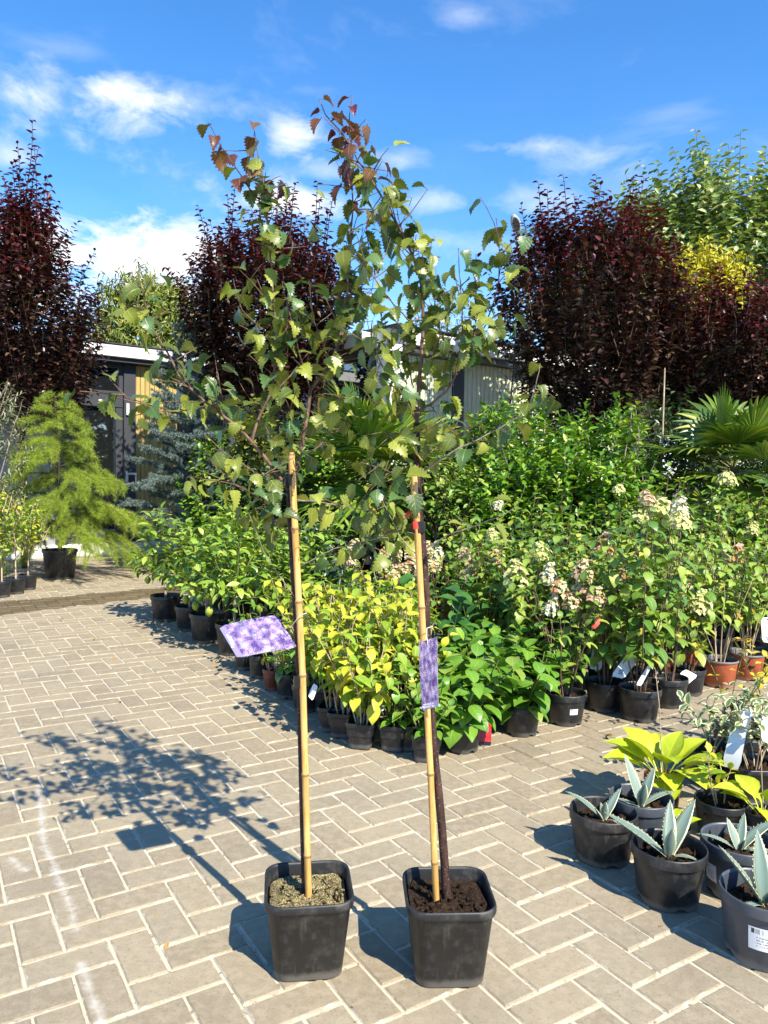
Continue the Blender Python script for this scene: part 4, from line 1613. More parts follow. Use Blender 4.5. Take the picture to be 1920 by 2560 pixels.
HOSTA = [(0, .012), (.28, .014), (.36, .03), (.42, .12), (.5, .2), (.6, .235), (.7, .21), (.8, .155), (.9, .08), (1, .005)]
T_HO = [Leaf(HOSTA, f, c, 4, .05, r_) for f, c, r_ in ((.3, 1.1, .10), (.15, 1.6, .10), (.4, .8, .10))]


def hosta(label, c, r, h, mat, n, size, seed, scape=None):
    g = np.random.default_rng(seed)
    t = thing('potted_hosta', label, 'potted plant', (c[0], c[1], 0), 0, 'lime hostas in pots')
    zs = round_pot(t, r, h, mat, None, SOIL, .02)
    for i in range(n):
        a = i * 2.4 + g.normal(0, .2)
        el = R(np.interp(i, [0, n - 1], [38, 78]) + g.normal(0, 5))
        d = np.array([math.cos(a) * math.cos(el), math.sin(a) * math.cos(el), math.sin(el)])
        up = np.array([-math.cos(a) * math.sin(el), -math.sin(a) * math.sin(el), math.cos(el)])
        leaf_objs(t, [l.mesh(L_HOSTA) for l in T_HO], [np.array([math.cos(a) * .012, math.sin(a) * .012, zs])], [d], [up], [size * g.uniform(.85, 1.15)])
    for x, y, L in scape or ():
        P = shoot((0, 0, zs), (x, y, 1), L, 8, (0, 0, 0), .03)
        s_ = add_tube(MB(), P, np.linspace(.0022, .0013, 8), 5).build('flower_stalk', BARK_PALE, t)
        q, T = along(P, np.linspace(.88, 1, 4))
        mbp = MB()
        for i in range(4):
            add_tube(mbp, [q[i], q[i] + [.004 * (-1) ** i, 0, .006], q[i] + [.005 * (-1) ** i, 0, .011]], [.0006, .002, .001], 5)
        mbp.build('seed_pod', BARK_PALE, s_)
    return t


hosta('larger lime hosta with a tall dry flower stalk in brown-red pot', gr(1655, 2020, .0), .066, .12, TERRAD, 17, .225, 3, [(-.1, .05, .40)])
hosta('smaller lime hosta with thin dry stalks, behind the slate grey agave pot', gr(1905, 2110, .0), .06, .11, POT, 11, .17, 5, [(-.05, 0, .24), (.12, 0, .22)])
hosta('low lime seedling plant behind the largest agave', gr(1690, 2110), .045, .06, POT, 5, .09, 6)


# variegated shrubs and rose-like stems in black pots
def vari_shrub(label, c, pot, seed, h=.3, nst=5, leaf_mt=None, stem=None, size=.05, spacing=.03, start=.45, spread=.25, leaves=None, group=None, name='variegated_shrub'):
    global rng
    rng = np.random.default_rng(seed)
    random.seed(seed)
    t = thing(name, label, 'potted shrub', (c[0], c[1], 0), 0, group)
    zs = round_pot(t, pot[0], pot[1], pot[2] if len(pot) > 2 else POT) if len(pot) < 4 else square_pot(t, pot[0] * 2, pot[0] * 1.7, pot[1], pot[2])
    fol = Fol()
    for i in range(nst):
        a = rng.random() * 6.28
        P = shoot((math.cos(a) * .015, math.sin(a) * .015, zs - .01), (math.cos(a) * spread, math.sin(a) * spread, 1), h * rng.uniform(.7, 1.1), 8, (math.cos(a) * spread * .5, math.sin(a) * spread * .5, -.05), .08)
        add_tube(MB(), P, np.linspace(.0032, .0012, 8), 5).build('stem', stem or BARK_PALE, t)
        fol.add(leafing(P, spacing, size, start, 'opp', 1., .8, .1, .25, .2, .8))
        for k in range(2):
            q, T = along(P, np.array([rng.uniform(.4, .8)]))
            P2 = shoot(q[0], T[0] + rng.normal(0, .5, 3), h * .3, 5, (0, 0, .2), .06)
            add_tube(MB(), P2, np.linspace(.0018, .0009, 5), 4).build('stem', stem or BARK_PALE, t)
            fol.add(leafing(P2, spacing, size * .9, .3, 'opp', 1., .8, .1, .25, .2, .8))
    leaf_objs(t, [l.mesh(leaf_mt or L_VARI) for l in (leaves or T_OV)], *fol.get())
    return t


vari_shrub('cream-edged shrub with bare pale lower stems, tallest of the variegated ones', gr(1768, 1945), (.09, .13, POT, 1), 31, .30, 6, size=.055)
vari_shrub('cream-edged shrub in front of folded white paper sleeve', gr(1880, 1990), (.09, .13, POT, 1), 32, .30, 6, size=.052)
vari_shrub('cream-edged shrub leaning over the black tray', gr(1935, 1955), (.09, .13, POT, 1), 33, .30, 5, size=.052)
vari_shrub('sparse green shrub with few leaves in round black pot', gr(1800, 2085), (.085, .12, POT), 34, .22, 3, L_YEL, None, .05, .06, .6)
vari_shrub('thin rose-like shrub with yellowing leaves above the paving', gr(1830, 1885), (.085, .13, POT), 35, .52, 4, L_YEL2, BARK_GR, .045, .07, .5, .25, None)
vari_shrub('thin shrub with brownish bronze leaves at the frame of black pots', gr(1920, 1880), (.085, .13, POT), 36, .55, 4, L_BRONZE, BARK_GR, .045, .05, .5, .2)


def paper(name, label, corners, bow, group='white paper plant labels', mark=True):
    o = card(corners, PAPER, 8, bow, .12).build(name, [PAPER, PAPER])
    tag(o, label, 'paper label', group)
    if mark:
        P0, P1, P2, P3 = [np.asarray(c, float) for c in corners]
        nn = nrm(np.cross(P1 - P0, P3 - P0))
        if np.dot(nn, CAMP - P0) < 0:
            nn = -nn
        mb = MB()
        g = np.random.default_rng(int(abs(P0[0]) * 1000))
        for r_ in range(3):
            for k in range(5):
                a, b = .12 + .05 * r_, .3 + k * .09
                c = P0 + (P1 - P0) * a + (P3 - P0) * b + nn * (.0022 + abs(bow) * .5)
                U, W = (P1 - P0) * .014, (P3 - P0) * .03
                if g.random() < .75:
                    mb.add([c - U - W, c + U - W, c + U + W, c - U + W], [(0, 1, 2, 3)])
        mb.build('printed_mark', INK, o, False)
    return o


c0 = gr(1805, 1935, .13)
paper('paper_sleeve', 'tall folded white paper sleeve standing among the variegated shrubs', [at(1805, 1915, 2.78), at(1850, 1770, 2.84), at(1885, 1775, 2.82), at(1850, 1925, 2.72)], .012, mark=False)
paper('paper_sleeve', 'white paper sleeve behind the leaning variegated shrub', [at(1905, 1855, 2.7), at(1900, 1795, 2.75), at(1930, 1790, 2.75), at(1935, 1860, 2.68)], .01, mark=False)


# ------------------------------------------------------------------ hydrangeas, yellow shrubs, citrus
T_OVP = [Leaf(petioled(OVATE, .12), f, c, 1, .14) for f, c in ((.25, .8), (.4, .4), (.15, 1.3))]
T_BRP = [Leaf(petioled(BROAD, .12), f, c, 1, .10) for f, c in ((.22, .9), (.35, .5), (.12, 1.4))]


def panicle(n, h, r, mats, seed, fs=.019):
    g = np.random.default_rng(seed)
    mb = MB()
    pos, D, U, mi = [], [], [], []
    for i in range(n):
        t = (i + .5) / n
        a = i * 2.4
        rr = r * math.sin(min(1, (1 - t) * 1.25 + .12) * 1.45) * g.uniform(.85, 1.08)
        c = np.array([rr * math.cos(a), rr * math.sin(a), h * (t - .15)]) + g.normal(0, .0065, 3)
        o = nrm(np.array([math.cos(a), math.sin(a), .35 + t]))
        x = nrm(np.cross(o, [0, 0, 1.]))
        y = np.cross(o, x)
        k = g.integers(0, len(mats))
        a0 = g.random() * 6
        for q in range(4):
            b = a0 + q * math.pi / 2
            d = x * math.cos(b) + y * math.sin(b) + o * .25
            pos.append(c)
            D.append(d)
            U.append(o)
            mi.append(k)
    mi = np.array(mi)
    for k in range(len(mats)):
        s = mi == k
        if s.any():
            scatter(mb, PETAL, np.array(pos)[s], np.array(D)[s], np.array(U)[s], fs * g.uniform(.6, 1.3, s.sum()), mat=k)
    return mb.mesh('flower_head', mats)


PAN = {
    'cream': panicle(70, .10, .045, [F_CREAM, F_LIME], 1), 'lime': panicle(80, .07, .055, [F_LIME, F_CREAM], 2),
    'white': panicle(70, .12, .042, [F_WHITE, F_WHITE, F_CREAM], 3), 'pink': panicle(75, .09, .05, [F_PINK, F_CREAM], 4),
    'faded': panicle(60, .09, .045, [F_CREAM, L_DRY, F_PINK], 5)}


def hydrangea(seed, h, nst, spread, size, spacing, start, leafm, tmpl, stemm, heads, pot, label, name='potted_hydrangea', droop=.35, mode='opp', cat='potted hydrangea', rise=.35, side=1, extra=None, taper=.3):
    global rng
    rng = np.random.default_rng(seed)
    random.seed(seed)
    t = thing(name, label, cat, (0, 0, 0), 0)
    if pot[0] == 'round':
        zs = round_pot(t, pot[1], pot[2], pot[3], pot[4] if len(pot) > 4 else None)
    else:
        zs = square_pot(t, pot[1], pot[1] * .72, pot[2], pot[3], ribs=1)
    fol = Fol()
    for i in range(nst):
        a = i * 2.4 + rng.normal(0, .3)
        s = spread * (.25 + .75 * (i + .5) / nst)
        L = (h - zs) * rng.uniform(.78, 1.08)
        b = np.array([math.cos(a), math.sin(a), 0])
        P = shoot(b * .02 + [0, 0, zs - .01], b * s + [0, 0, 1], L, 9, b * s * .35 + [0, 0, .05], .05)
        add_tube(MB(), P, np.linspace(.0042, .0018, 9), 5).build('stem', stemm, t)
        fol.add(leafing(P, spacing, size, start, mode, 1., rise, droop, .2, taper, 1.))
        for k in range(side):
            q, T = along(P, np.array([rng.uniform(.35, .75)]))
            aa = rng.random() * 6.28
            P2 = shoot(q[0], T[0] * .8 + [math.cos(aa) * .6, math.sin(aa) * .6, .1], L * rng.uniform(.25, .4), 5, (0, 0, .3), .05)
            add_tube(MB(), P2, np.linspace(.0024, .0012, 5), 4).build('stem', stemm, t)
            fol.add(leafing(P2, spacing, size * .9, .25, mode, 1., rise, droop, .2, taper, 1.))
        if i < len(heads) and heads[i]:
            o = obj('flower_head', PAN[heads[i]], t)
            o.location = tuple(P[-1] + [0, 0, .02])
            d = nrm(P[-1] - P[-3])
            o.rotation_euler = Vector(tuple(d + np.array([0, 0, .6]))).to_track_quat('Z', 'Y').to_euler()
            s_ = rng.uniform(.7, 1.0)
            o.scale = (s_, s_, s_)
    pos, D, U, S = fol.get()
    ms_ = leafm if isinstance(leafm, list) else [leafm]
    kk = rng.integers(0, len(ms_), len(pos))
    for q, mt in enumerate(ms_):
        leaf_objs(t, [l.mesh(mt) for l in tmpl], pos[kk == q], D[kk == q], U[kk == q], S[kk == q])
    return t


used = set()
RB = ('round', .098, .15, POT)
GRP = 'panicle hydrangeas massed in nursery pots'
LBL = 'leafy panicle hydrangea in a nursery pot within the massed hydrangeas'
pan = [hydrangea(101, .88, 7, .24, .105, .05, .24, [L_HYD, L_HYD2], T_OVP, BARK_T, [], RB, LBL),
       hydrangea(102, .95, 7, .22, .108, .052, .26, [L_HYD, L_HYD3, L_HYD2], T_OVP, BARK_T, [], RB, LBL),
       hydrangea(103, .80, 8, .28, .10, .05, .25, [L_HYD2, L_HYD], T_OVP, BARK_T, [], RB, LBL),
       hydrangea(104, .92, 7, .24, .095, .055, .38, [L_HYD, L_HYD2], T_OVP, BARK_PALE, [], ('round', .1, .155, TERRA, GREYRIM), LBL),
       hydrangea(105, .66, 8, .24, .075, .05, .25, L_HYD, T_OVP, BARK_T, ['pink', None, 'pink', None, 'faded', 'pink'], RB, LBL)]


def ph(k, x, y, label=None, rz=None, sc=None, zpx=None):
    return place(pan[k], used, (x, y), rng.uniform(0, 6.28) if rz is None else rz, sc or rng.uniform(.92, 1.05), label or LBL, GRP)


g0 = lambda x, y, z=.15: gr(x, y, z)[:2]
o = ph(4, *g0(1414, 1728), 'hydrangea with dusty pink flower heads and red tape, in pot with small white sticker', .6, 1.0)
st_ = sticker(o, .098, .15, R(250), .045, .028, .075)
rt = at(1505, 1565, 3.6)
rb = card([rt + [-.035, 0, -.02] - o.location, rt + [.03, 0, .025] - o.location, rt + [.04, -.01, .012] - o.location, rt + [-.02, -.01, -.03] - o.location], REDTAPE, 5, .006, .05).build('red_tape', [REDTAPE, REDTAPE], o)
ph(0, *g0(1513, 1700), 'hydrangea between the pink-flowered one and a pot with white paper labels', 2.0, 1.0)
ph(1, *g0(1600, 1720), 'tall hydrangea with forked woody base in the front row, paper label leaning on it', 1.0, 1.05)
ph(2, 1.42, 4.02, 'hydrangea directly behind the forked front row one', .4, 1.)
ph(0, *g0(1721, 1665), 'hydrangea with a curled white paper label hanging over its black pot', 4.0, .95)
ph(3, *g0(1800, 1648), 'hydrangea with many pale bare stems in the foremost terracotta pot', 1.0, 1.0)
ph(3, 2.17, 4.52, 'hydrangea in terracotta pot right behind the foremost terracotta one', 3.0, 1.0)
ph(3, 1.62, 4.46, 'hydrangea in terracotta pot behind the curled paper label', 2.0, .95)
ph(3, 1.88, 4.72, 'hydrangea in terracotta pot set deeper among black pots', 5.0, .95)
ph(2, 2.38, 4.62, 'hydrangea in black pot beside the terracotta pots', 2.2, 1.0)
rows = []
for yy, x0 in ((4.08, .72), (4.35, .62), (4.36, .95), (4.62, .75), (4.95, .62), (5.3, .55), (5.7, .7), (6.05, .9)):
    x = x0
    while x < .50 * yy + .18:
        if not (4.0 < yy < 4.8 and x > 1.35 and not (yy > 4.5 and x > 2.5)):
            rows.append((x + rng.normal(0, .03), yy + rng.normal(0, .04)))
        x += .31 if yy < 5 else .36
seq = [0, 1, 2, 1, 0, 1, 1, 2]
for i, (x, y) in enumerate(rows):
    ph(seq[i % 8] if y > 4.5 else (i % 3), x, y, None, None, rng.uniform(.95, 1.12) if y > 4.9 else rng.uniform(.85, .98))
for x, y in ((.02, 4.75), (.22, 4.95), (.4, 4.65), (-.1, 5.1)):
    ph(4, x, y, 'smaller hydrangea with faded pinkish heads behind the yellow-green shrubs', None, .95)

ALLH = [o_ for o_ in bpy.data.objects if o_.parent is None and o_.get('group') == GRP]


def add_head(x, y, Y, kind, s, desc):
    """a flower head on its own stem, part of the hydrangea that stands nearest below it"""
    p = at(x, y, Y)
    t = min(ALLH, key=lambda q: (q.location[0] - p[0]) ** 2 + (q.location[1] - p[1]) ** 2)
    sc = t.scale[0]
    c, sn = math.cos(-t.rotation_euler[2]), math.sin(-t.rotation_euler[2])
    d = p - np.array(t.location)
    l = np.array([c * d[0] - sn * d[1], sn * d[0] + c * d[1], d[2]]) / sc
    tt = np.linspace(0, 1, 9)[:, None]
    P = (1 - tt) ** 2 * np.array([0, 0, .11]) + 2 * tt * (1 - tt) * np.array([l[0] * .3, l[1] * .3, l[2] * .6]) + tt ** 2 * (l - [0, 0, .02])
    add_tube(MB(), P, np.linspace(.0042, .002, 9), 5).build('stem', BARK_T, t)
    f = leafing(P, .07, .1, .45, 'opp', 1., .35, .3, .2, .2, 1.)
    leaf_objs(t, [q.mesh(L_HYD) for q in T_OVP], *f)
    o = obj('flower_head', PAN[kind], t)
    o.location = tuple(l)
    o.rotation_euler = (rng.normal(0, .25), rng.normal(0, .25), rng.random() * 6)
    o.scale = (s / sc,) * 3
    if t['label'] == LBL:
        t['label'] = 'hydrangea bearing ' + desc
    return t


for a_ in ((1289, 1454, 4.05, 'cream', 1.25, 'a broad creamy yellow head above the low mounded hydrangeas'), (1369, 1449, 4.0, 'white', .85, 'a slim white head beside the broad creamy one'), (1352, 1393, 4.3, 'cream', .95, 'a long creamy spike above the slim white head'),
           (1508, 1384, 4.2, 'faded', 1.25, 'a browning ragged head in the middle of the block'), (1653, 1285, 4.4, 'lime', 1.35, 'a flat lime green head behind the big white and pink one'), (1829, 1402, 4.6, 'faded', 1.2, 'a wide faded yellowish head above the terracotta pots'),
           (1716, 1495, 4.15, 'cream', 1.0, 'two creamy heads low over the curled paper label'), (1747, 1519, 4.1, 'cream', 1.1, 'a creamy head right over the curled paper label'), (1430, 1514, 3.7, 'pink', .8, 'a small pink head over the pink-flowered front plant'), (1373, 1527, 3.75, 'white', .7, 'a small white head behind the pink-flowered front plant'),
           (1243, 1410, 4.5, 'faded', .9, 'a small faded head behind the broad-leaved dark hydrangea'), (1230, 1345, 4.9, 'cream', .75, 'a small creamy head under the thin birch branch'), (1243, 1267, 5.2, 'white', .7, 'a small white head where the thin birch branch ends'), (1547, 1228, 5.0, 'lime', .65, 'a small greenish head on a tall shoot'),
           (1093, 1393, 5.2, 'white', 1.0, 'a snow white head right of the birch stem'), (978, 1450, 4.75, 'faded', 1.0, 'faded heads behind the yellow-green shrubs'), (1169, 1445, 4.7, 'pink', .9, 'a dusty pink head left of the cream ones'), (1600, 1300, 4.6, 'lime', .9, 'a lime head left of the flat one'), (1560, 1450, 4.0, 'faded', .7, 'a small browning head above the forked front row plant'), (1880, 1330, 5.0, 'cream', .8, 'a creamy head below the palm')):
    add_head(*a_)

# big-leaved dark hydrangeas and low mounded hydrangeas
low = [hydrangea(201, .42, 14, .75, .135, .040, .2, L_MAC, T_BRP, BARK_GR, [], ('round', .086, .135, POT), '', 'low_hydrangea', .15, side=0, rise=.55),
       hydrangea(202, .38, 14, .8, .125, .040, .2, L_MAC, T_BRP, BARK_GR, [], ('round', .086, .135, POT), '', 'low_hydrangea', .15, side=0, rise=.55)]
LG = 'low mounded hydrangeas in black pots'
place(low[0], used, g0(1156, 1795, .135), .5, 1.0, 'low bright green hydrangea in black pot with a red picture label beside it', LG)
place(low[1], used, g0(1305, 1760, .135), 2.0, 1.0, 'low bright green hydrangea spreading beside the pink-flowered hydrangea', LG)
for i, (x, y, s) in enumerate(((.49, 3.66, 1.05), (.25, 3.62, .9), (.80, 3.82, .95), (.60, 3.95, 1.1))):
    place(low[i % 2], used, (x, y), 1.3 * i, s, 'low bright green hydrangea packed behind the front pots', LG)
big = hydrangea(203, .62, 7, .4, .17, .085, .35, L_HYD_D, T_BRP, BARK_GR, [], ('round', .098, .15, POT), '', 'broadleaf_hydrangea', .2, side=0, rise=.5)
BG = 'broad-leaved dark hydrangeas'
for i, (x, y, s, lb) in enumerate(((.30, 4.05, 1.0, 'dark hydrangea with very large leaves next to the right birch stem'), (.55, 4.25, 1.05, 'dark large-leaved hydrangea below the cream panicles'), (-.32, 4.62, .9, 'dark large-leaved hydrangea poking above the yellow-green shrubs'))):
    place(big, used, (x, y), i * 2.1, s, lb, BG)

# yellow-green shrubs with bare stems in small square pots
yel = [hydrangea(301, .58, 7, .32, .105, .042, .36, L_YEL, T_OVP, BARK_PALE, [], ('sq', .125, .115, POT), '', 'yellow_shrub', .45, side=1, cat='potted shrub'),
       hydrangea(302, .52, 7, .36, .10, .040, .34, L_YEL, T_BRP, BARK_PALE, [], ('sq', .125, .115, POT), '', 'yellow_shrub', .45, side=1, cat='potted shrub'),
       hydrangea(303, .64, 6, .28, .10, .045, .42, L_YEL, T_OVP, BARK_PALE, [], ('sq', .125, .115, POT), '', 'yellow_shrub', .5, side=1, cat='potted shrub'),
       hydrangea(304, .36, 7, .55, .085, .045, .25, L_MAC, T_OVP, BARK_GR, [], ('sq', .125, .115, POT), '', 'yellow_shrub', .3, side=0, cat='potted shrub')]
YG = 'yellow-green shrubs in small square pots'
sp = [(0, 905, 1800, 'yellow-green shrub on thin bare stems in the frontmost square pot', .4), (1, 858, 1775, 'yellow-green shrub in square pot with a tiny green shoot, wedged between two pots', 1.0), (2, 832, 1762, 'yellow-green shrub in square pot next to the left bamboo cane', 2.),
      (3, 985, 1805, 'short green shrub in square pot beside a white paper label', .2), (3, 1068, 1830, 'short green shrub in square pot behind the right bamboo cane', 1.), (3, 1030, 1805, 'short green shrub in square pot squeezed between two square pots', 2.)]
for k, x, y, lb, rz in sp:
    c = g0(x, y, .115)
    place(yel[k], used, c, -.25 + .05 * rz, 1.0, lb, YG)
i = 0
for (x, y) in ((-.20, 3.66), (-.06, 3.58), (.10, 3.5), (-.30, 3.78), (-.14, 3.80), (.02, 3.74), (.16, 3.68), (-.38, 3.98), (-.22, 4.0), (-.05, 3.95), (.1, 3.9), (-.46, 4.2), (-.3, 4.22), (-.12, 4.2), (.05, 4.15), (-.1, 4.45), (.12, 4.4)):
    place(yel[i % 3], used, (x, y), -.25 + rng.normal(0, .1), rng.uniform(.92, 1.08), 'yellow-green shrub in small pot packed deeper in its block', YG)
    i += 1
ed = [hydrangea(311, .42, 6, .4, .085, .05, .25, L_MAC, T_OVP, BARK_GR, [], ('round', .075, .14, POT), '', 'leafy_shrub', .3, side=0, cat='potted shrub'),
      hydrangea(312, .46, 5, .3, .08, .06, .40, L_YEL, T_OVP, BARK_PALE, [], ('round', .06, .12, TERRAD), '', 'leafy_shrub', .4, side=0, cat='potted shrub')]
EG = 'small shrubs in pots along the paving edge'
for k, x, y, lb in ((1, 683, 1668, 'small shrub in brown terracotta pot by the paving edge'), (0, 722, 1685, 'small green shrub in black pot just past the brown terracotta pot'), (0, 652, 1640, 'small green shrub in black pot below the violet tag'), (0, 615, 1622, 'small green shrub in black pot between citrus and terracotta pot'), (0, 765, 1715, 'small green shrub in black pot behind the left birch stem')):
    place(ed[k], used, g0(x, y, .12), x * .1, .95, lb, EG)

# plant labels in the block
o = card([gr(1190, 1858) + [0, -.004, .0], gr(1200, 1792, .105) + [0, -.02, 0], gr(1222, 1790, .105) + [0, -.02, 0], gr(1226, 1857) + [0, -.004, 0]], REDCARD, 6, .003, .03)
V = gr(1192, 1862) + [0, -.006, .002]
A_, B_ = V, V + [.062, -.004, 0]
o = card([A_, A_ + [.004, .03, .118], B_ + [.002, .03, .118], B_], REDCARD, 6, .003, .04)
for blk in range(2):     # picture runs upwards: swap the print axes
    o.A['u'][blk], o.A['v'][blk] = o.A['v'][blk], o.A['u'][blk]
rc = o.build('picture_label', [REDCARD, WHITE])
tag(rc, 'red picture label leaning on a black pot', 'plant label')
paper('paper_label', 'small white paper label stuck at the square pots', [at(965, 1770, 3.26), at(930, 1800, 3.2), at(925, 1785, 3.22), at(948, 1753, 3.28)], .002)
paper('paper_label', 'curled white paper label hanging over a black hydrangea pot', [at(1672, 1735, 4.02), at(1712, 1672, 4.06), at(1746, 1690, 4.04), at(1700, 1738, 3.98)], .016)
paper('paper_label', 'large white paper label leaning across the forked hydrangea', [at(1527, 1690, 3.72), at(1578, 1622, 3.80), at(1598, 1648, 3.78), at(1560, 1697, 3.70)], .006)
paper('paper_label', 'narrow white paper label in front of the forked hydrangea stem', [at(1590, 1712, 3.64), at(1622, 1660, 3.68), at(1628, 1668, 3.67), at(1603, 1715, 3.63)], .003)
paper('paper_label', 'upright white paper label behind the pot beside the pink hydrangea', [at(1472, 1672, 3.95), at(1484, 1610, 3.98), at(1508, 1612, 3.98), at(1504, 1676, 3.94)], .004)
paper('paper_label', 'white paper label low behind the left bamboo cane', [at(770, 1740, 3.3), at(784, 1708, 3.33), at(795, 1716, 3.32), at(782, 1752, 3.29)], .002)
paper('paper_label', 'white paper label at the far right hydrangeas', [at(1905, 1605, 4.2), at(1902, 1545, 4.22), at(1945, 1540, 4.22), at(1945, 1610, 4.18)], .006)


# citrus
T_LAP = [Leaf(petioled(LANCE, .08), f, c, 1, .1) for f, c in ((.35, .6), (.5, .3), (.3, 1.0))]
for l in T_LAP:
    l.V[:, 0] *= 1.35


def citrus(seed, h, r, pot, nsh, label, fruit=3):
    global rng
    rng = np.random.default_rng(seed)
    random.seed(seed)
    t = thing('potted_citrus', label, 'citrus tree', (0, 0, 0), 0)
    zs = round_pot(t, pot[0], pot[1], POT)
    zc = zs + .16
    P = shoot((0, 0, zs - .01), (rng.normal(0, .05), rng.normal(0, .05), 1), zc - zs + .05, 6, (0, 0, 0), .03)
    add_tube(MB(), P, np.linspace(.011, .008, 6), 8).build('trunk', BARK_G, t)
    fol = Fol()
    top = P[-1]
    for i in range(nsh):
        a = i * 2.4
        el = np.interp(i, [0, nsh - 1], [-.15, 1.35])
        d = np.array([math.cos(a) * math.cos(el), math.sin(a) * math.cos(el), math.sin(el)])
        L = np.interp(el, [-.15, .5, 1.35], [r, r * 1.05, h - zc]) * rng.uniform(.75, 1.05)
        S = shoot(top, d, L, 7, (0, 0, .4), .08)
        add_tube(MB(), S, np.linspace(.005, .0015, 7), 5).build('branch', BARK_GR, t)
        fol.add(leafing(S, .024, .105, .2, 'spiral', 1., .7, .1, .25, .1, .9))
        if i % 3 != 2:
            q, T = along(S, np.array([.55]))
            S2 = shoot(q[0], T[0] + rng.normal(0, .6, 3), L * .45, 5, (0, 0, .4), .08)
            fol.add(leafing(S2, .024, .10, .1, 'spiral', 1., .7, .1, .25, .1, .9))
    pos, D, U, S = fol.get()
    pk = rng.permutation(len(pos))
    a_, b_ = pk[:290], pk[290:]
    leaf_objs(t, [l.mesh(L_CIT) for l in T_LAP], pos[a_], D[a_], U[a_], S[a_])
    if len(b_):
        scatter(MB(), T_LAP[0], pos[b_], D[b_], U[b_], S[b_]).build('foliage', L_CIT, t, True, 'stuff')
    V, F = lathe([(.001, -.034), (.006, -.031), (.018, -.02), (.025, 0), (.019, .018), (.008, .028), (.001, .031)], 12)
    me = MB().add(V, F).mesh('lemon', LEMON)
    for k in range(fruit):
        a = rng.random() * 6.28
        f = obj('lemon', me, t)
        f.location = (math.cos(a) * r * .6, math.sin(a) * r * .6, zc + rng.uniform(-.08, .06))
    return t


ct = [citrus(401, .92, .30, (.12, .20), 16, ''), citrus(402, .86, .28, (.11, .18), 15, ''), citrus(403, .95, .28, (.12, .20), 16, '')]
CG = 'citrus trees in black pots'
CL = [(0, 415, 1490, 'citrus tree at the far end of its row of black pots', 0), (1, 475, 1510, 'citrus tree in the smaller black pot, with hanging green fruit', 1.), (2, 518, 1535, 'citrus tree in large black pot in the middle of its row', 2.), (0, 585, 1560, 'citrus tree nearest the violet tag, with narrow bright leaves', 3.3)]
for k, x, y, lb, rz in CL:
    place(ct[k], used, g0(x, y, .19), rz, 1.0, lb, CG)
for i, (x, y) in enumerate(((-1.15, 6.05), (-.85, 5.55), (-.62, 5.2), (-1.0, 6.6), (-.72, 6.0), (-.45, 5.6), (-1.35, 6.5))):
    place(ct[i % 3], used, (x, y), i * 1.7, rng.uniform(.95, 1.1), 'leafy citrus tree standing behind the front row of citrus pots', CG)


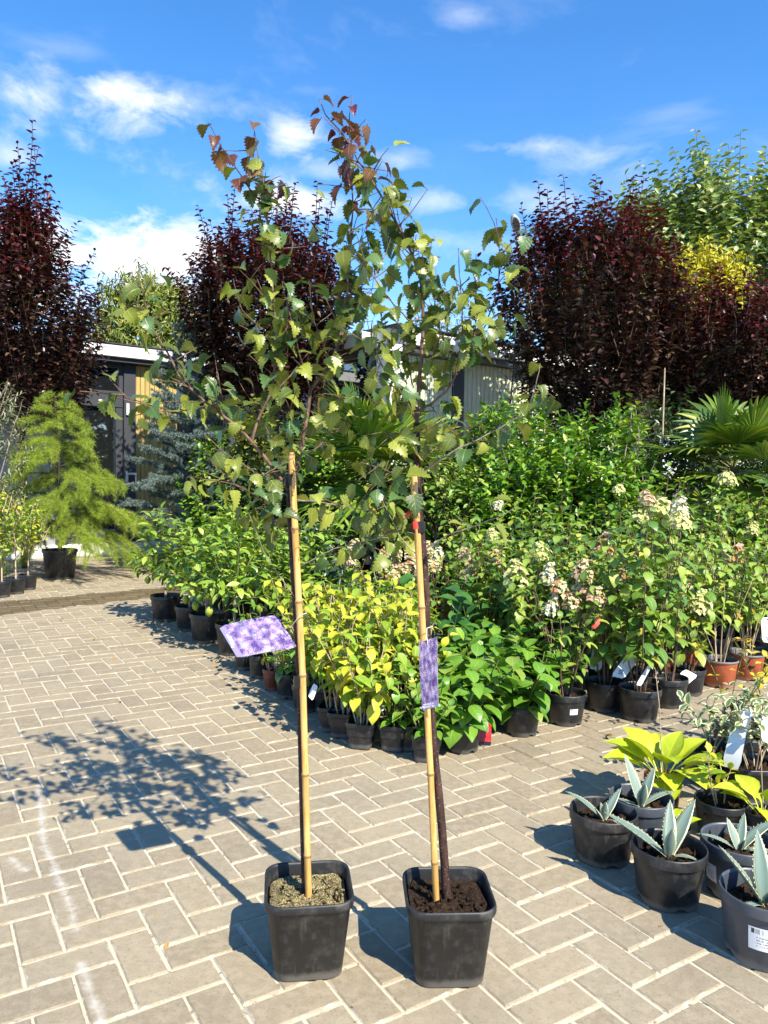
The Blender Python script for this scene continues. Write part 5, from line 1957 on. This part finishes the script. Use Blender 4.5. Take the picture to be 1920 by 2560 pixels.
# ------------------------------------------------------------------ shrubs and trees behind
def env_tree(name, label, cat, loc, zb, zt, env, nsh, shL, leaf, mats, lsize, spacing, group=None, up=.9, outw=.5, trunk_r=.05, bark=None, young=None, limbs=10,
             droop=.1, rise=.5, mode='spiral', pot=None, seed=1, bend=(0, 0, .25), taper=.3, thin=.0, crown='crown', top_extra=0, stretch=1.0, lean=(0, 0), twig_every=2):
    """woody plant: trunk, limbs, leafy shoots filling the envelope env(t) (radius by height fraction)"""
    global rng
    rng = np.random.default_rng(seed)
    t = thing(name, label, cat, (loc[0], loc[1], 0), 0, group)
    z0 = 0.
    if pot:
        z0 = round_pot(t, pot[0], pot[1], pot[2] if len(pot) > 2 else POT) - .02
    bark = bark or BARK_D
    H = zt - zb
    pts = []
    while len(pts) < nsh:
        q = rng.random()
        a = rng.random() * 6.28
        er = env(q)
        rr = er * math.sqrt(rng.uniform(.12, 1.0))
        if rng.random() > er / max(env(x) for x in (.2, .4, .6)) + .15:
            continue
        pts.append((rr * math.cos(a) + lean[0] * q, rr * math.sin(a) * stretch + lean[1] * q, zb + q * H, q, a))
    tm = MB()
    hub = zb + H * .12
    T0 = shoot((0, 0, z0), (rng.normal(0, .03), rng.normal(0, .03), 1), max(.05, hub - z0), 8, (0, 0, .1), .03)
    add_tube(tm, T0, np.linspace(trunk_r, trunk_r * .75, 8), 8)
    tm.build('trunk', bark, t)
    for i in range(limbs):
        p = pts[i * len(pts) // limbs]
        e = np.array(p[:3])
        s, _ = along(T0, np.array([rng.uniform(.72, 1)]))
        mid = s[0] * .45 + e * .55 + np.array([0, 0, -.12 * H * .5])
        tt = np.linspace(0, 1, 7)[:, None]
        B = (1 - tt) ** 2 * s[0] + 2 * tt * (1 - tt) * mid + tt ** 2 * e
        add_tube(MB(), B, np.linspace(trunk_r * .5, trunk_r * .12, 7), 5).build('limb', bark, t)
    mb = MB()
    nm = len(mats)
    allm = list(mats) + ([young] if young else [])
    for i, (x, y, z, q, a) in enumerate(pts):
        o = np.array([math.cos(a), math.sin(a), 0]) * min(1, math.hypot(x - lean[0] * q, y - lean[1] * q) / (env(q) + 1e-3))
        d = o * outw + np.array([0, 0, up]) + rng.normal(0, .22, 3)
        L = shL * rng.uniform(.6, 1.25)
        P = shoot(np.array([x, y, z]) - nrm(d) * L * .35, d, L, 6, bend, .07)
        if i % twig_every == 0:
            V, F, v = tube(P, np.linspace(.006, .0022, 6), 3)
            mb.add(V, F, mat=len(allm))
        ps, D, U, S = leafing(P, spacing, lsize, .08, mode, 1., rise, droop, .28, taper, .9)
        if young:
            frac = np.linspace(0, 1, len(ps))
            yk = (ps[:, 2] > zb + H * .62) & (frac > .45) & (rng.random(len(ps)) < .25 + .75 * q * q)
            if yk.any():
                scatter(mb, leaf, ps[yk], D[yk], U[yk], S[yk], mat=nm)
            ps, D, U, S = ps[~yk], D[~yk], U[~yk], S[~yk]
        scatter(mb, leaf, ps, D, U, S, mat=int(rng.integers(0, nm)))
    # leaders standing out of the top
    for k in range(top_extra):
        a = rng.random() * 6.28
        q = rng.uniform(.72, .98)
        rr = env(q) * rng.uniform(.2, 1)
        p = np.array([rr * math.cos(a) + lean[0] * q, rr * math.sin(a) + lean[1] * q, zb + q * H])
        P = shoot(p, (math.cos(a) * .18, math.sin(a) * .1, 1), shL * rng.uniform(1.2, 1.9), 8, (0, 0, .2), .03)
        V, F, v = tube(P, np.linspace(.008, .0025, 8), 4)
        mb.add(V, F, mat=len(allm))
        ps, D, U, S = leafing(P, spacing * 1.1, lsize, .05, mode, 1., rise, droop, .22, taper, .9)
        scatter(mb, leaf, ps, D, U, S, mat=nm if young else 0)
    mb.build(crown, allm + [bark], t, True, 'stuff')
    return t


def px2(x, Y):
    return ((at(x, 1183, Y))[0], Y)


PLUM = 'purple-leaved plum trees'
egg = lambda R_, tb=.5, p=.8: (lambda q: R_ * max(.08, math.sin(min(1, (q * .86 + .14)) ** p * math.pi)) ** .75)
colm = lambda R_: (lambda q: R_ * (.75 + .35 * math.sin(q * math.pi)) * (1 - .72 * max(0, q - .45) / .55))
vase = lambda R_: (lambda q: R_ * (.55 + .6 * math.sin(min(1, q * 1.15) * math.pi * .62)) * (1 - .45 * max(0, q - .7) / .3))
env_tree('plum_tree', 'tall purple-leaved plum tree with spire-like top beside the glazed door', 'tree', px2(62, 9.0), 1.75, 4.05, colm(.80), 760, .62, S_OV, [L_PLUM], .10, .032, PLUM, 1., .4, .05, BARK_D, L_PLUM_R, 12, .15, .55, seed=41, top_extra=12)
env_tree('plum_tree', 'rounded purple-leaved plum tree standing before the office roof', 'tree', px2(668, 9.2), 2.0, 3.78, vase(.90), 1050, .5, S_OV, [L_PLUM], .10, .030, PLUM, 1., .35, .05, BARK_D, L_PLUM_R, 12, .15, .55, seed=42, top_extra=34)
env_tree('plum_tree', 'broad dark red plum tree in front of the street lamp', 'tree', px2(1462, 8.6), 1.7, 3.85, vase(.92), 1000, .5, S_OV, [L_PLUM], .102, .031, PLUM, 1., .35, .055, BARK_D, L_PLUM_R, 12, .15, .55, seed=43, top_extra=16)
env_tree('plum_tree', 'lower dark red plum tree below the golden tree', 'tree', px2(1810, 9.0), 1.7, 3.15, vase(1.0), 950, .5, S_OV, [L_PLUM], .102, .031, PLUM, 1., .35, .055, BARK_D, L_PLUM_R, 12, .15, .55, seed=44, top_extra=9)

dome = lambda R_: (lambda q: R_ * math.sqrt(max(.03, 1 - (q * .97) ** 2)))
ball = lambda R_: (lambda q: R_ * math.sqrt(max(.05, 1 - (2 * q - 1) ** 2)))
env_tree('peach_tree', 'light green tree with drooping narrow leaves behind the office', 'tree', px2(372, 14.), 2.2, 4.55, dome(1.1), 950, .65, S_NAR, [L_PEACH], .17, .034, 'green trees beyond the yard', .5, .7, .08, None, None, 10, .75, .3, bend=(0, 0, -.8), seed=51)
env_tree('poplar_tree', 'tall pale green tree towering at the right behind the plum trees', 'tree', px2(1800, 12.5), 2.0, 5.7, vase(1.9), 1500, .8, S_OV, [L_TALL], .175, .045, 'green trees beyond the yard', .8, .55, .12, None, None, 14, .2, .4, seed=52, top_extra=7)
env_tree('poplar_tree', 'second pale green tree merging with the tall one', 'tree', px2(1560, 13.2), 2.2, 4.9, vase(1.3), 900, .75, S_OV, [L_TALL], .175, .045, 'green trees beyond the yard', .8, .55, .1, None, None, 12, .2, .4, seed=53, top_extra=3)
env_tree('golden_tree', 'golden yellow tree showing above the dark red plum', 'tree', px2(1735, 9.9), 3.1, 4.1, ball(.48), 260, .4, S_LA, [L_GOLD], .11, .028, None, .3, .7, .05, None, None, 8, .6, .3, bend=(0, 0, -.7), seed=54)
env_tree('distant_tree', 'distant green treetop above the office roof corner', 'tree', px2(1085, 17.), 2.0, 5.0, dome(1.0), 170, .7, S_LA, [L_PEACH, L_TALL], .14, .06, None, .7, .6, .08, None, None, 8, .3, .4, seed=55)
env_tree('distant_tree', 'distant dark green tree between the office wings', 'tree', px2(900, 19.), 1.0, 4.4, dome(2.0), 200, .8, S_OV, [L_DARK, L_TALL], .16, .07, None, .7, .6, .08, None, None, 8, .3, .4, seed=56)
for i, (x, Y, rr, zt, lb) in enumerate(((-9.5, 17, 2.4, 5.0, 'bushy tree far left behind the office'), (9.5, 14, 2.2, 4.5, 'bushy tree beyond the right palm'), (6.6, 15.5, 2.0, 4.2, 'bushy tree behind the lower plum'))):
    env_tree('distant_tree', lb, 'tree', (x, Y), .6, zt, dome(rr), 200, .8, S_OV, [L_DARK, L_LAUR], .16, .075, None, .7, .6, .08, None, None, 8, .3, .4, seed=60 + i)

# bright green laurel-like hedge shrubs right of the centre
LA = 'bright green hedge shrubs behind the hydrangeas'
hs = [(1235, 7.0, 1.72, .42, 'bright green shrub below the slim blue conifer'), (1330, 6.6, 1.66, .46, 'bright yellow-green shrub under the dark red plum'), (1440, 6.9, 1.62, .48, 'dense bright green shrub in the middle of the hedge'),
      (1535, 6.5, 1.60, .45, 'bright green shrub left of the tall leafy leader'), (1270, 6.2, 1.28, .42, 'lower green shrub at the left hedge end'), (1400, 6.1, 1.25, .42, 'lower green shrub at the hedge middle'), (1520, 6.0, 1.25, .40, 'lower green shrub at the right hedge end')]
for i, (x, Y, zt, rr, lb) in enumerate(hs):
    env_tree('hedge_shrub', lb, 'shrub', px2(x, Y), .35, zt, dome(rr), 210, .30, Simple(.26, .4, .5), [L_LAUR], .10, .024, LA, .9, .5, .02, BARK_G, None, 6, .05, .8, pot=(.15, .25), seed=70 + i, twig_every=3, crown='foliage')
env_tree('leafy_shrub', 'upright round-leaved shrub with tall leader beside the dark glossy shrub', 'shrub', px2(1572, 6.0), .5, 1.72, colm(.20), 46, .32, S_OV, [L_HYD, L_LAUR], .10, .045, None, 1., .4, .015, BARK_G, None, 5, .2, .5, pot=(.13, .22), seed=80, crown='foliage')
DG = 'dark glossy shrubs'
for i, (x, Y, zt, rr, lb) in enumerate(((1650, 7.0, 1.80, .5, 'dark glossy shrub next to the leaning cane'), (1740, 7.3, 1.75, .5, 'dark glossy shrub beside the right palm'), (1850, 7.6, 1.6, .5, 'dark glossy shrub behind the right palm'), (1930, 7.2, 1.4, .5, 'dark glossy shrub at the right of the palm'))):
    env_tree('dark_shrub', lb, 'shrub', px2(x, Y), .3, zt, dome(rr), 260, .32, Simple(.2, .35, .5), [L_DARK], .09, .026, DG, .8, .6, .02, BARK_D, None, 6, .1, .6, pot=(.15, .25), seed=90 + i, twig_every=3, crown='foliage')
# weigela-like upright shrubs in front of the palm
for i, (x, Y, zt) in enumerate(((1690, 5.9, 1.08), (1780, 5.5, .98), (1880, 5.6, .98), (1640, 5.4, 1.05), (1930, 5.3, .98))):
    env_tree('upright_shrub', 'upright bright green shrub in front of the right palm', 'shrub', px2(x, Y), .4, zt, colm(.26), 62, .3, S_OV, [L_HYD, L_LAUR], .085, .034, 'upright green shrubs before the right palm', 1., .3, .012, BARK_T, None, 6, .15, .5, pot=(.12, .2), seed=110 + i, crown='foliage')
# bamboo stake leaning in the dark shrub
sk = at(1655, 1130, 6.6)
o = add_tube(MB(), np.array([[sk[0] - .02, 6.6, 0], sk, at(1662, 920, 6.6)]), [.010, .009, .006], 7).build('garden_stake', BARK_PALE)
tag(o, 'pale stake standing in the dark glossy shrub', 'stake')

# shrubs between the citrus row and the office
MG = 'mid-green shrubs between citrus and office'
ms = [(545, 8.8, 1.5, .42, L_LAUR, 'light green shrub right of the blue cedar'), (640, 8.6, 1.9, .36, L_PEACH, 'clipped yellow-green shrub under the rounded plum'), (715, 8.4, 1.6, .42, L_DARK, 'dark shrub behind the left birch crown'),
      (800, 8.3, 1.7, .40, L_LAUR, 'green shrub behind the left palm'), (890, 8.6, 1.8, .40, L_HYD, 'green shrub at the white corner post'), (1010, 8.3, 1.5, .42, L_LAUR, 'green shrub behind the right birch stem'), (1110, 8.0, 1.7, .40, L_HYD, 'green shrub before the ribbed wall panels'), (1180, 7.4, 1.45, .4, L_LAUR, 'bright green shrub beside the left palm fronds'),
      (630, 7.4, 1.15, .42, L_DARK, 'dark shrub above the citrus row'), (740, 7.2, .95, .4, L_DARK, 'low dark shrub between citrus row and left palm')]
for i, (x, Y, zt, rr, mt, lb) in enumerate(ms):
    env_tree('green_shrub', lb, 'shrub', px2(x, Y), .3, zt, dome(rr), 170, .3, S_OV, [mt], .09, .028, MG, .8, .55, .02, BARK_D, None, 6, .1, .6, pot=(.15, .25), seed=130 + i, twig_every=3, crown='foliage')
env_tree('teal_shrub', 'dull teal-green standard shrub left of the big palm pot', 'shrub', px2(775, 6.1), .35, .78, ball(.28), 90, .2, S_OV, [L_TEAL], .08, .026, None, .4, .8, .016, BARK_D, None, 6, .3, .4, pot=(.13, .2, TERRA), seed=150, crown='foliage')
env_tree('teal_shrub', 'dull teal-green shrub in front of the palm trunk', 'shrub', px2(830, 5.5), .25, .62, ball(.26), 70, .18, S_OV, [L_TEAL], .075, .026, None, .4, .8, .014, BARK_D, None, 6, .3, .4, pot=(.11, .18), seed=151, crown='foliage')
# thin staked stems behind (ground shows between them)
for i, (x, Y) in enumerate(((1075, 6.2), (1115, 6.4), (1145, 6.1))):
    env_tree('standard_shrub', 'slim standard shrub on a bare brown stem behind the white panicle', 'shrub', px2(x, Y), .75, 1.25, ball(.24), 50, .2, S_OV, [L_HYD], .08, .035, 'slim standard shrubs on bare stems', .7, .6, .013, BARK_T, None, 5, .15, .5, pot=(.12, .2, TERRA), seed=160 + i, crown='foliage')

# left side: olive, small leafy shrubs
env_tree('olive_tree', 'grey-green olive at the left of the golden cedar', 'tree', px2(-35, 7.6), .6, 1.95, ball(.42), 170, .3, S_NAR, [L_OLIVE], .07, .018, None, .7, .6, .025, BARK_G, None, 8, 0, .8, pot=(.16, .26), seed=170)
for i, (x, Y, zt) in enumerate(((2, 6.95, .85), (38, 7.15, .88), (68, 7.4, .80), (-25, 7.2, .9))):
    env_tree('leafy_shrub', 'light green many-stemmed shrub in a small black pot by the drain', 'shrub', px2(x, Y), .38, zt, ball(.19), 52, .2, S_OV, [L_CIT, L_YEL], .055, .026, 'light green shrubs by the drain', .8, .5, .008, BARK_PALE, None, 9, .2, .5, pot=(.085, .15), seed=180 + i, crown='foliage')


# conifers
def conifer(name, label, loc, zb, zt, R_, nbr, nlen, nrad, mats, seed, pot=None, droop=.6, dens=1.0, group=None, nw=1.0, second=7, trunk_r=.025, curve=1.0, tuft=None):
    """trunk, branches in tiers with branchlets, needles set round every branchlet"""
    global rng
    rng = np.random.default_rng(seed)
    t = thing(name, label, 'conifer', (loc[0], loc[1], 0), 0, group)
    z0 = round_pot(t, *pot) - .02 if pot else 0.
    T0 = shoot((0, 0, z0), (0, 0, 1), zt - z0, 12, (0, 0, 0), .02)
    add_tube(MB(), T0, np.linspace(trunk_r, .004, 12), 8).build('trunk', BARK_D, t)
    mb = MB()
    PS, DS, US, LS = [], [], [], []
    for i in range(nbr):
        q = (i + rng.random()) / nbr
        z = zb + (zt - zb) * q
        a = i * 2.4 + rng.normal(0, .3)
        L = R_ * (1 - q) ** curve * rng.uniform(.75, 1.1) + .05
        s, _ = along(T0, np.array([(z - z0) / (zt - z0)]))
        d = np.array([math.cos(a), math.sin(a), .35 + .5 * q])
        B = shoot(s[0], d, L, 8, (0, 0, -droop), .05)
        add_tube(MB(), B, np.linspace(.006, .002, 8), 4).build('branch', BARK_D, t)
        lines = [B]
        for k in range(max(2, int(second * L / R_) + 1)):
            tt = rng.uniform(.2, .98)
            p, T = along(B, np.array([tt]))
            sd = nrm(np.cross(T[0], [0, 0, 1])) * (1 if k % 2 else -1)
            S = shoot(p[0], T[0] * .8 + sd * .8 + [0, 0, .15], L * .45 * (1.1 - tt * .6), 6, (0, 0, -droop * .9), .06)
            V, F, v = tube(S, np.linspace(.003, .0012, 6), 3)
            mb.add(V, F, mat=len(mats))
            lines.append(S)
            if L > R_ * .45 and k % 2 == 0:
                p2, T2 = along(S, np.array([.5]))
                S2 = shoot(p2[0], T2[0] * .8 - sd * .6, L * .22, 5, (0, 0, -droop * .8), .06)
                lines.append(S2)
        for S in lines:
            ln = np.linalg.norm(np.diff(S, axis=0), axis=1).sum()
            n = int(ln * 900 * dens)
            tt = rng.uniform(.08, 1, n)
            if tuft:
                m_ = max(3, int(ln / tuft))
                tt = np.clip((np.floor(tt * m_) + .5 + rng.normal(0, .12, n)) / m_, .03, 1)
            Q, T = along(S, tt)
            X = nrm(rng.normal(0, 1, (n, 3)))
            D = X * .9 + T * .65 + [0, 0, .12]
            PS.append(Q)
            DS.append(D)
            US.append(rng.normal(0, 1, (n, 3)))
            LS.append(nlen * rng.uniform(.6, 1.15, n))
    PS, DS, US, LS = [np.concatenate(x) for x in (PS, DS, US, LS)]
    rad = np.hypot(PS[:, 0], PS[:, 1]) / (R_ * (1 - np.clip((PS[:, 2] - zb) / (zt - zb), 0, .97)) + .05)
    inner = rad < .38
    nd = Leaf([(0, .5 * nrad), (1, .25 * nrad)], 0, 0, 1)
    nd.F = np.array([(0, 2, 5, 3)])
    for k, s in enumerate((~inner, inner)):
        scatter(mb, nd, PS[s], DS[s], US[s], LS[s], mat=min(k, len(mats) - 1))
    mb.build('needles', list(mats) + [BARK_D], t, False, 'stuff')
    return t


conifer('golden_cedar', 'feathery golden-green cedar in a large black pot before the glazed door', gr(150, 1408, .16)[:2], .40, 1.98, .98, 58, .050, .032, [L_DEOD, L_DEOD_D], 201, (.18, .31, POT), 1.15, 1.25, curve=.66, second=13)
conifer('blue_cedar', 'blue-grey cedar with stiff tufted branches against the yellow boards', px2(480, 9.2), .25, 2.9, .72, 95, .034, .12, [L_BLUE], 202, (.18, .3, POT), .25, 1.7, None, second=14, curve=.55, tuft=.035)
conifer('slim_blue_conifer', 'slim dark blue conifer silhouetted on the ribbed panels', px2(1258, 8.3), .5, 2.75, .42, 34, .022, .11, [L_BLUE], 203, (.15, .25, POT), .1, .7, None, second=4, curve=.8, tuft=.03)


# fan palms
def palm(label, loc, z0, zc, nfr, seed, rad, pot, trunk_r=.06, pet=.42, az0=0.):
    global rng
    rng = np.random.default_rng(seed)
    t = thing('fan_palm', label, 'palm', (loc[0], loc[1], 0), 0, 'fan palms')
    zs = round_pot(t, *pot) - .02
    # shaggy trunk: fibre sheath plus old leaf bases
    P = np.array([[0, 0, zs], [.01, 0, (zs + zc) / 2], [0, .01, zc]])
    tm = MB()
    add_tube(tm, along(P, np.linspace(0, 1, 9))[0], np.linspace(trunk_r * .85, trunk_r * 1.1, 9) * rng.uniform(.9, 1.1, 9), 12)
    for i in range(150):
        z = rng.uniform(zs, zc)
        a = i * 2.4
        p = np.array([math.cos(a) * trunk_r * .9, math.sin(a) * trunk_r * .9, z])
        d = np.array([math.cos(a) * .6, math.sin(a) * .6, 1])
        add_tube(tm, shoot(p, d, rng.uniform(.05, .11), 3, (0, 0, 0), .1), [.011, .007, .002], 4)
    tm.build('trunk', FIBRE, t)
    for i in range(nfr):
        a = az0 + i * 2.4
        q = i / (nfr - 1)
        el = np.interp(q, [0, .5, 1], [-.55, .45, 1.25]) + rng.normal(0, .1)
        d = np.array([math.cos(a) * math.cos(el), math.sin(a) * math.cos(el), math.sin(el)])
        S = shoot((0, 0, zc - .02 + q * .05), d, pet * rng.uniform(.8, 1.1), 6, (0, 0, -.25), .02)
        mb = MB()
        add_tube(mb, S, np.linspace(.008, .005, 6), 5, mat=1)
        c = S[-1]
        ax = nrm(S[-1] - S[-2])
        sd = nrm(np.cross(ax, [0, 0, 1.]))
        upn = np.cross(sd, ax)
        tilt = rng.uniform(-.5, .2)
        ax2 = nrm(ax + upn * tilt)
        upn2 = np.cross(sd, ax2)
        ns = 30
        r_ = rad * rng.uniform(.85, 1.1)
        for k in range(ns):
            th = (k / (ns - 1) - .5) * 2 * 2.15
            dd = ax2 * math.cos(th) + sd * math.sin(th)
            dd = nrm(dd + upn2 * .18)
            L = r_ * (1 - .28 * (abs(th) / 2.15) ** 2) * rng.uniform(.93, 1.05)
            tt = np.array([0, .25, .5, .75, .9, 1.])
            w = np.array([.003, .5, .55, .36, .2, .02]) * .042
            G = c + dd * L * tt[:, None] + np.array([0, 0, -1]) * (L * .34 * np.maximum(0, tt - .42) ** 1.6)[:, None] * rng.uniform(.5, 1.6)
            wd = nrm(np.cross(dd, upn2))
            nn = np.cross(wd, dd)
            V = np.concatenate([G + wd * w[:, None] + nn * w[:, None] * .35, G, G - wd * w[:, None] + nn * w[:, None] * .35])
            F = []
            for j in range(5):
                F += [(j, j + 1, 6 + j + 1, 6 + j), (6 + j, 6 + j + 1, 12 + j + 1, 12 + j)]
            mb.add(V, F, rnd=rng.random(), v=np.tile(tt, 3), u=.5)
        mb.build('frond', [L_PALM, BARK_GR], t, False)
    return t


palm('fan palm in large black tub behind the two birches', px2(955, 6.8), .2, 1.10, 27, 301, .58, (.27, .34, POT), .08, .46, .3)
palm('fan palm with shaggy brown trunk at the right edge of the hydrangeas', px2(1832, 6.1), .2, 1.24, 19, 302, .46, (.2, .3, POT), .06, .32, 2.2)

# large lime panicle heads and other single flower heads standing above the mass are carried by upright shrubs
hs_ = hydrangea(500, 1.15, 6, .12, .085, .07, .45, L_HYD, T_OVP, BARK_T, ['lime'], RB, 'tall hydrangea with lime heads just below the right palm')
place(hs_, used, px2(1775, 5.0), 1.0, .98, 'tall hydrangea with lime heads just below the right palm', GRP)
hs_ = hydrangea(501, 1.0, 6, .15, .09, .06, .3, L_HYD, T_OVP, BARK_T, ['white', 'pink', 'lime'], RB, '')
place(hs_, used, px2(1690, 3.95), .3, 1.0, 'tall hydrangea carrying a large white and pink flower head', GRP)

# fallen leaves on the paving
FG = 'dry leaves fallen on the paving'
dl = [Leaf(LANCE, .4, 1.4, 1, .3), Leaf(OVATE, .5, 1.2, 1, .3)]
rng = np.random.default_rng(5)
for i, (x, y, s) in enumerate(((540, 1655, .05), (560, 1650, .04), (300, 1758, .03), (160, 1553, .04), (880, 2520, .012), (420, 2360, .02), (285, 1648, .04), (1530, 1850, .05), (1660, 2320, .02), (890, 2558, .01), (395, 2290, .015), (240, 1600, .03))):
    p = gr(x, y, .001)
    o = obj('fallen_leaf', dl[i % 2].mesh(L_DRY, 'fallen_leaf'))
    o.location = tuple(p + [0, 0, s * .3])
    o.rotation_euler = (rng.normal(0, .3), rng.normal(0, .3), rng.random() * 6)
    o.scale = (s, s, s)
    tag(o, 'small dry leaf lying on the paving stones', 'dry leaf', FG)
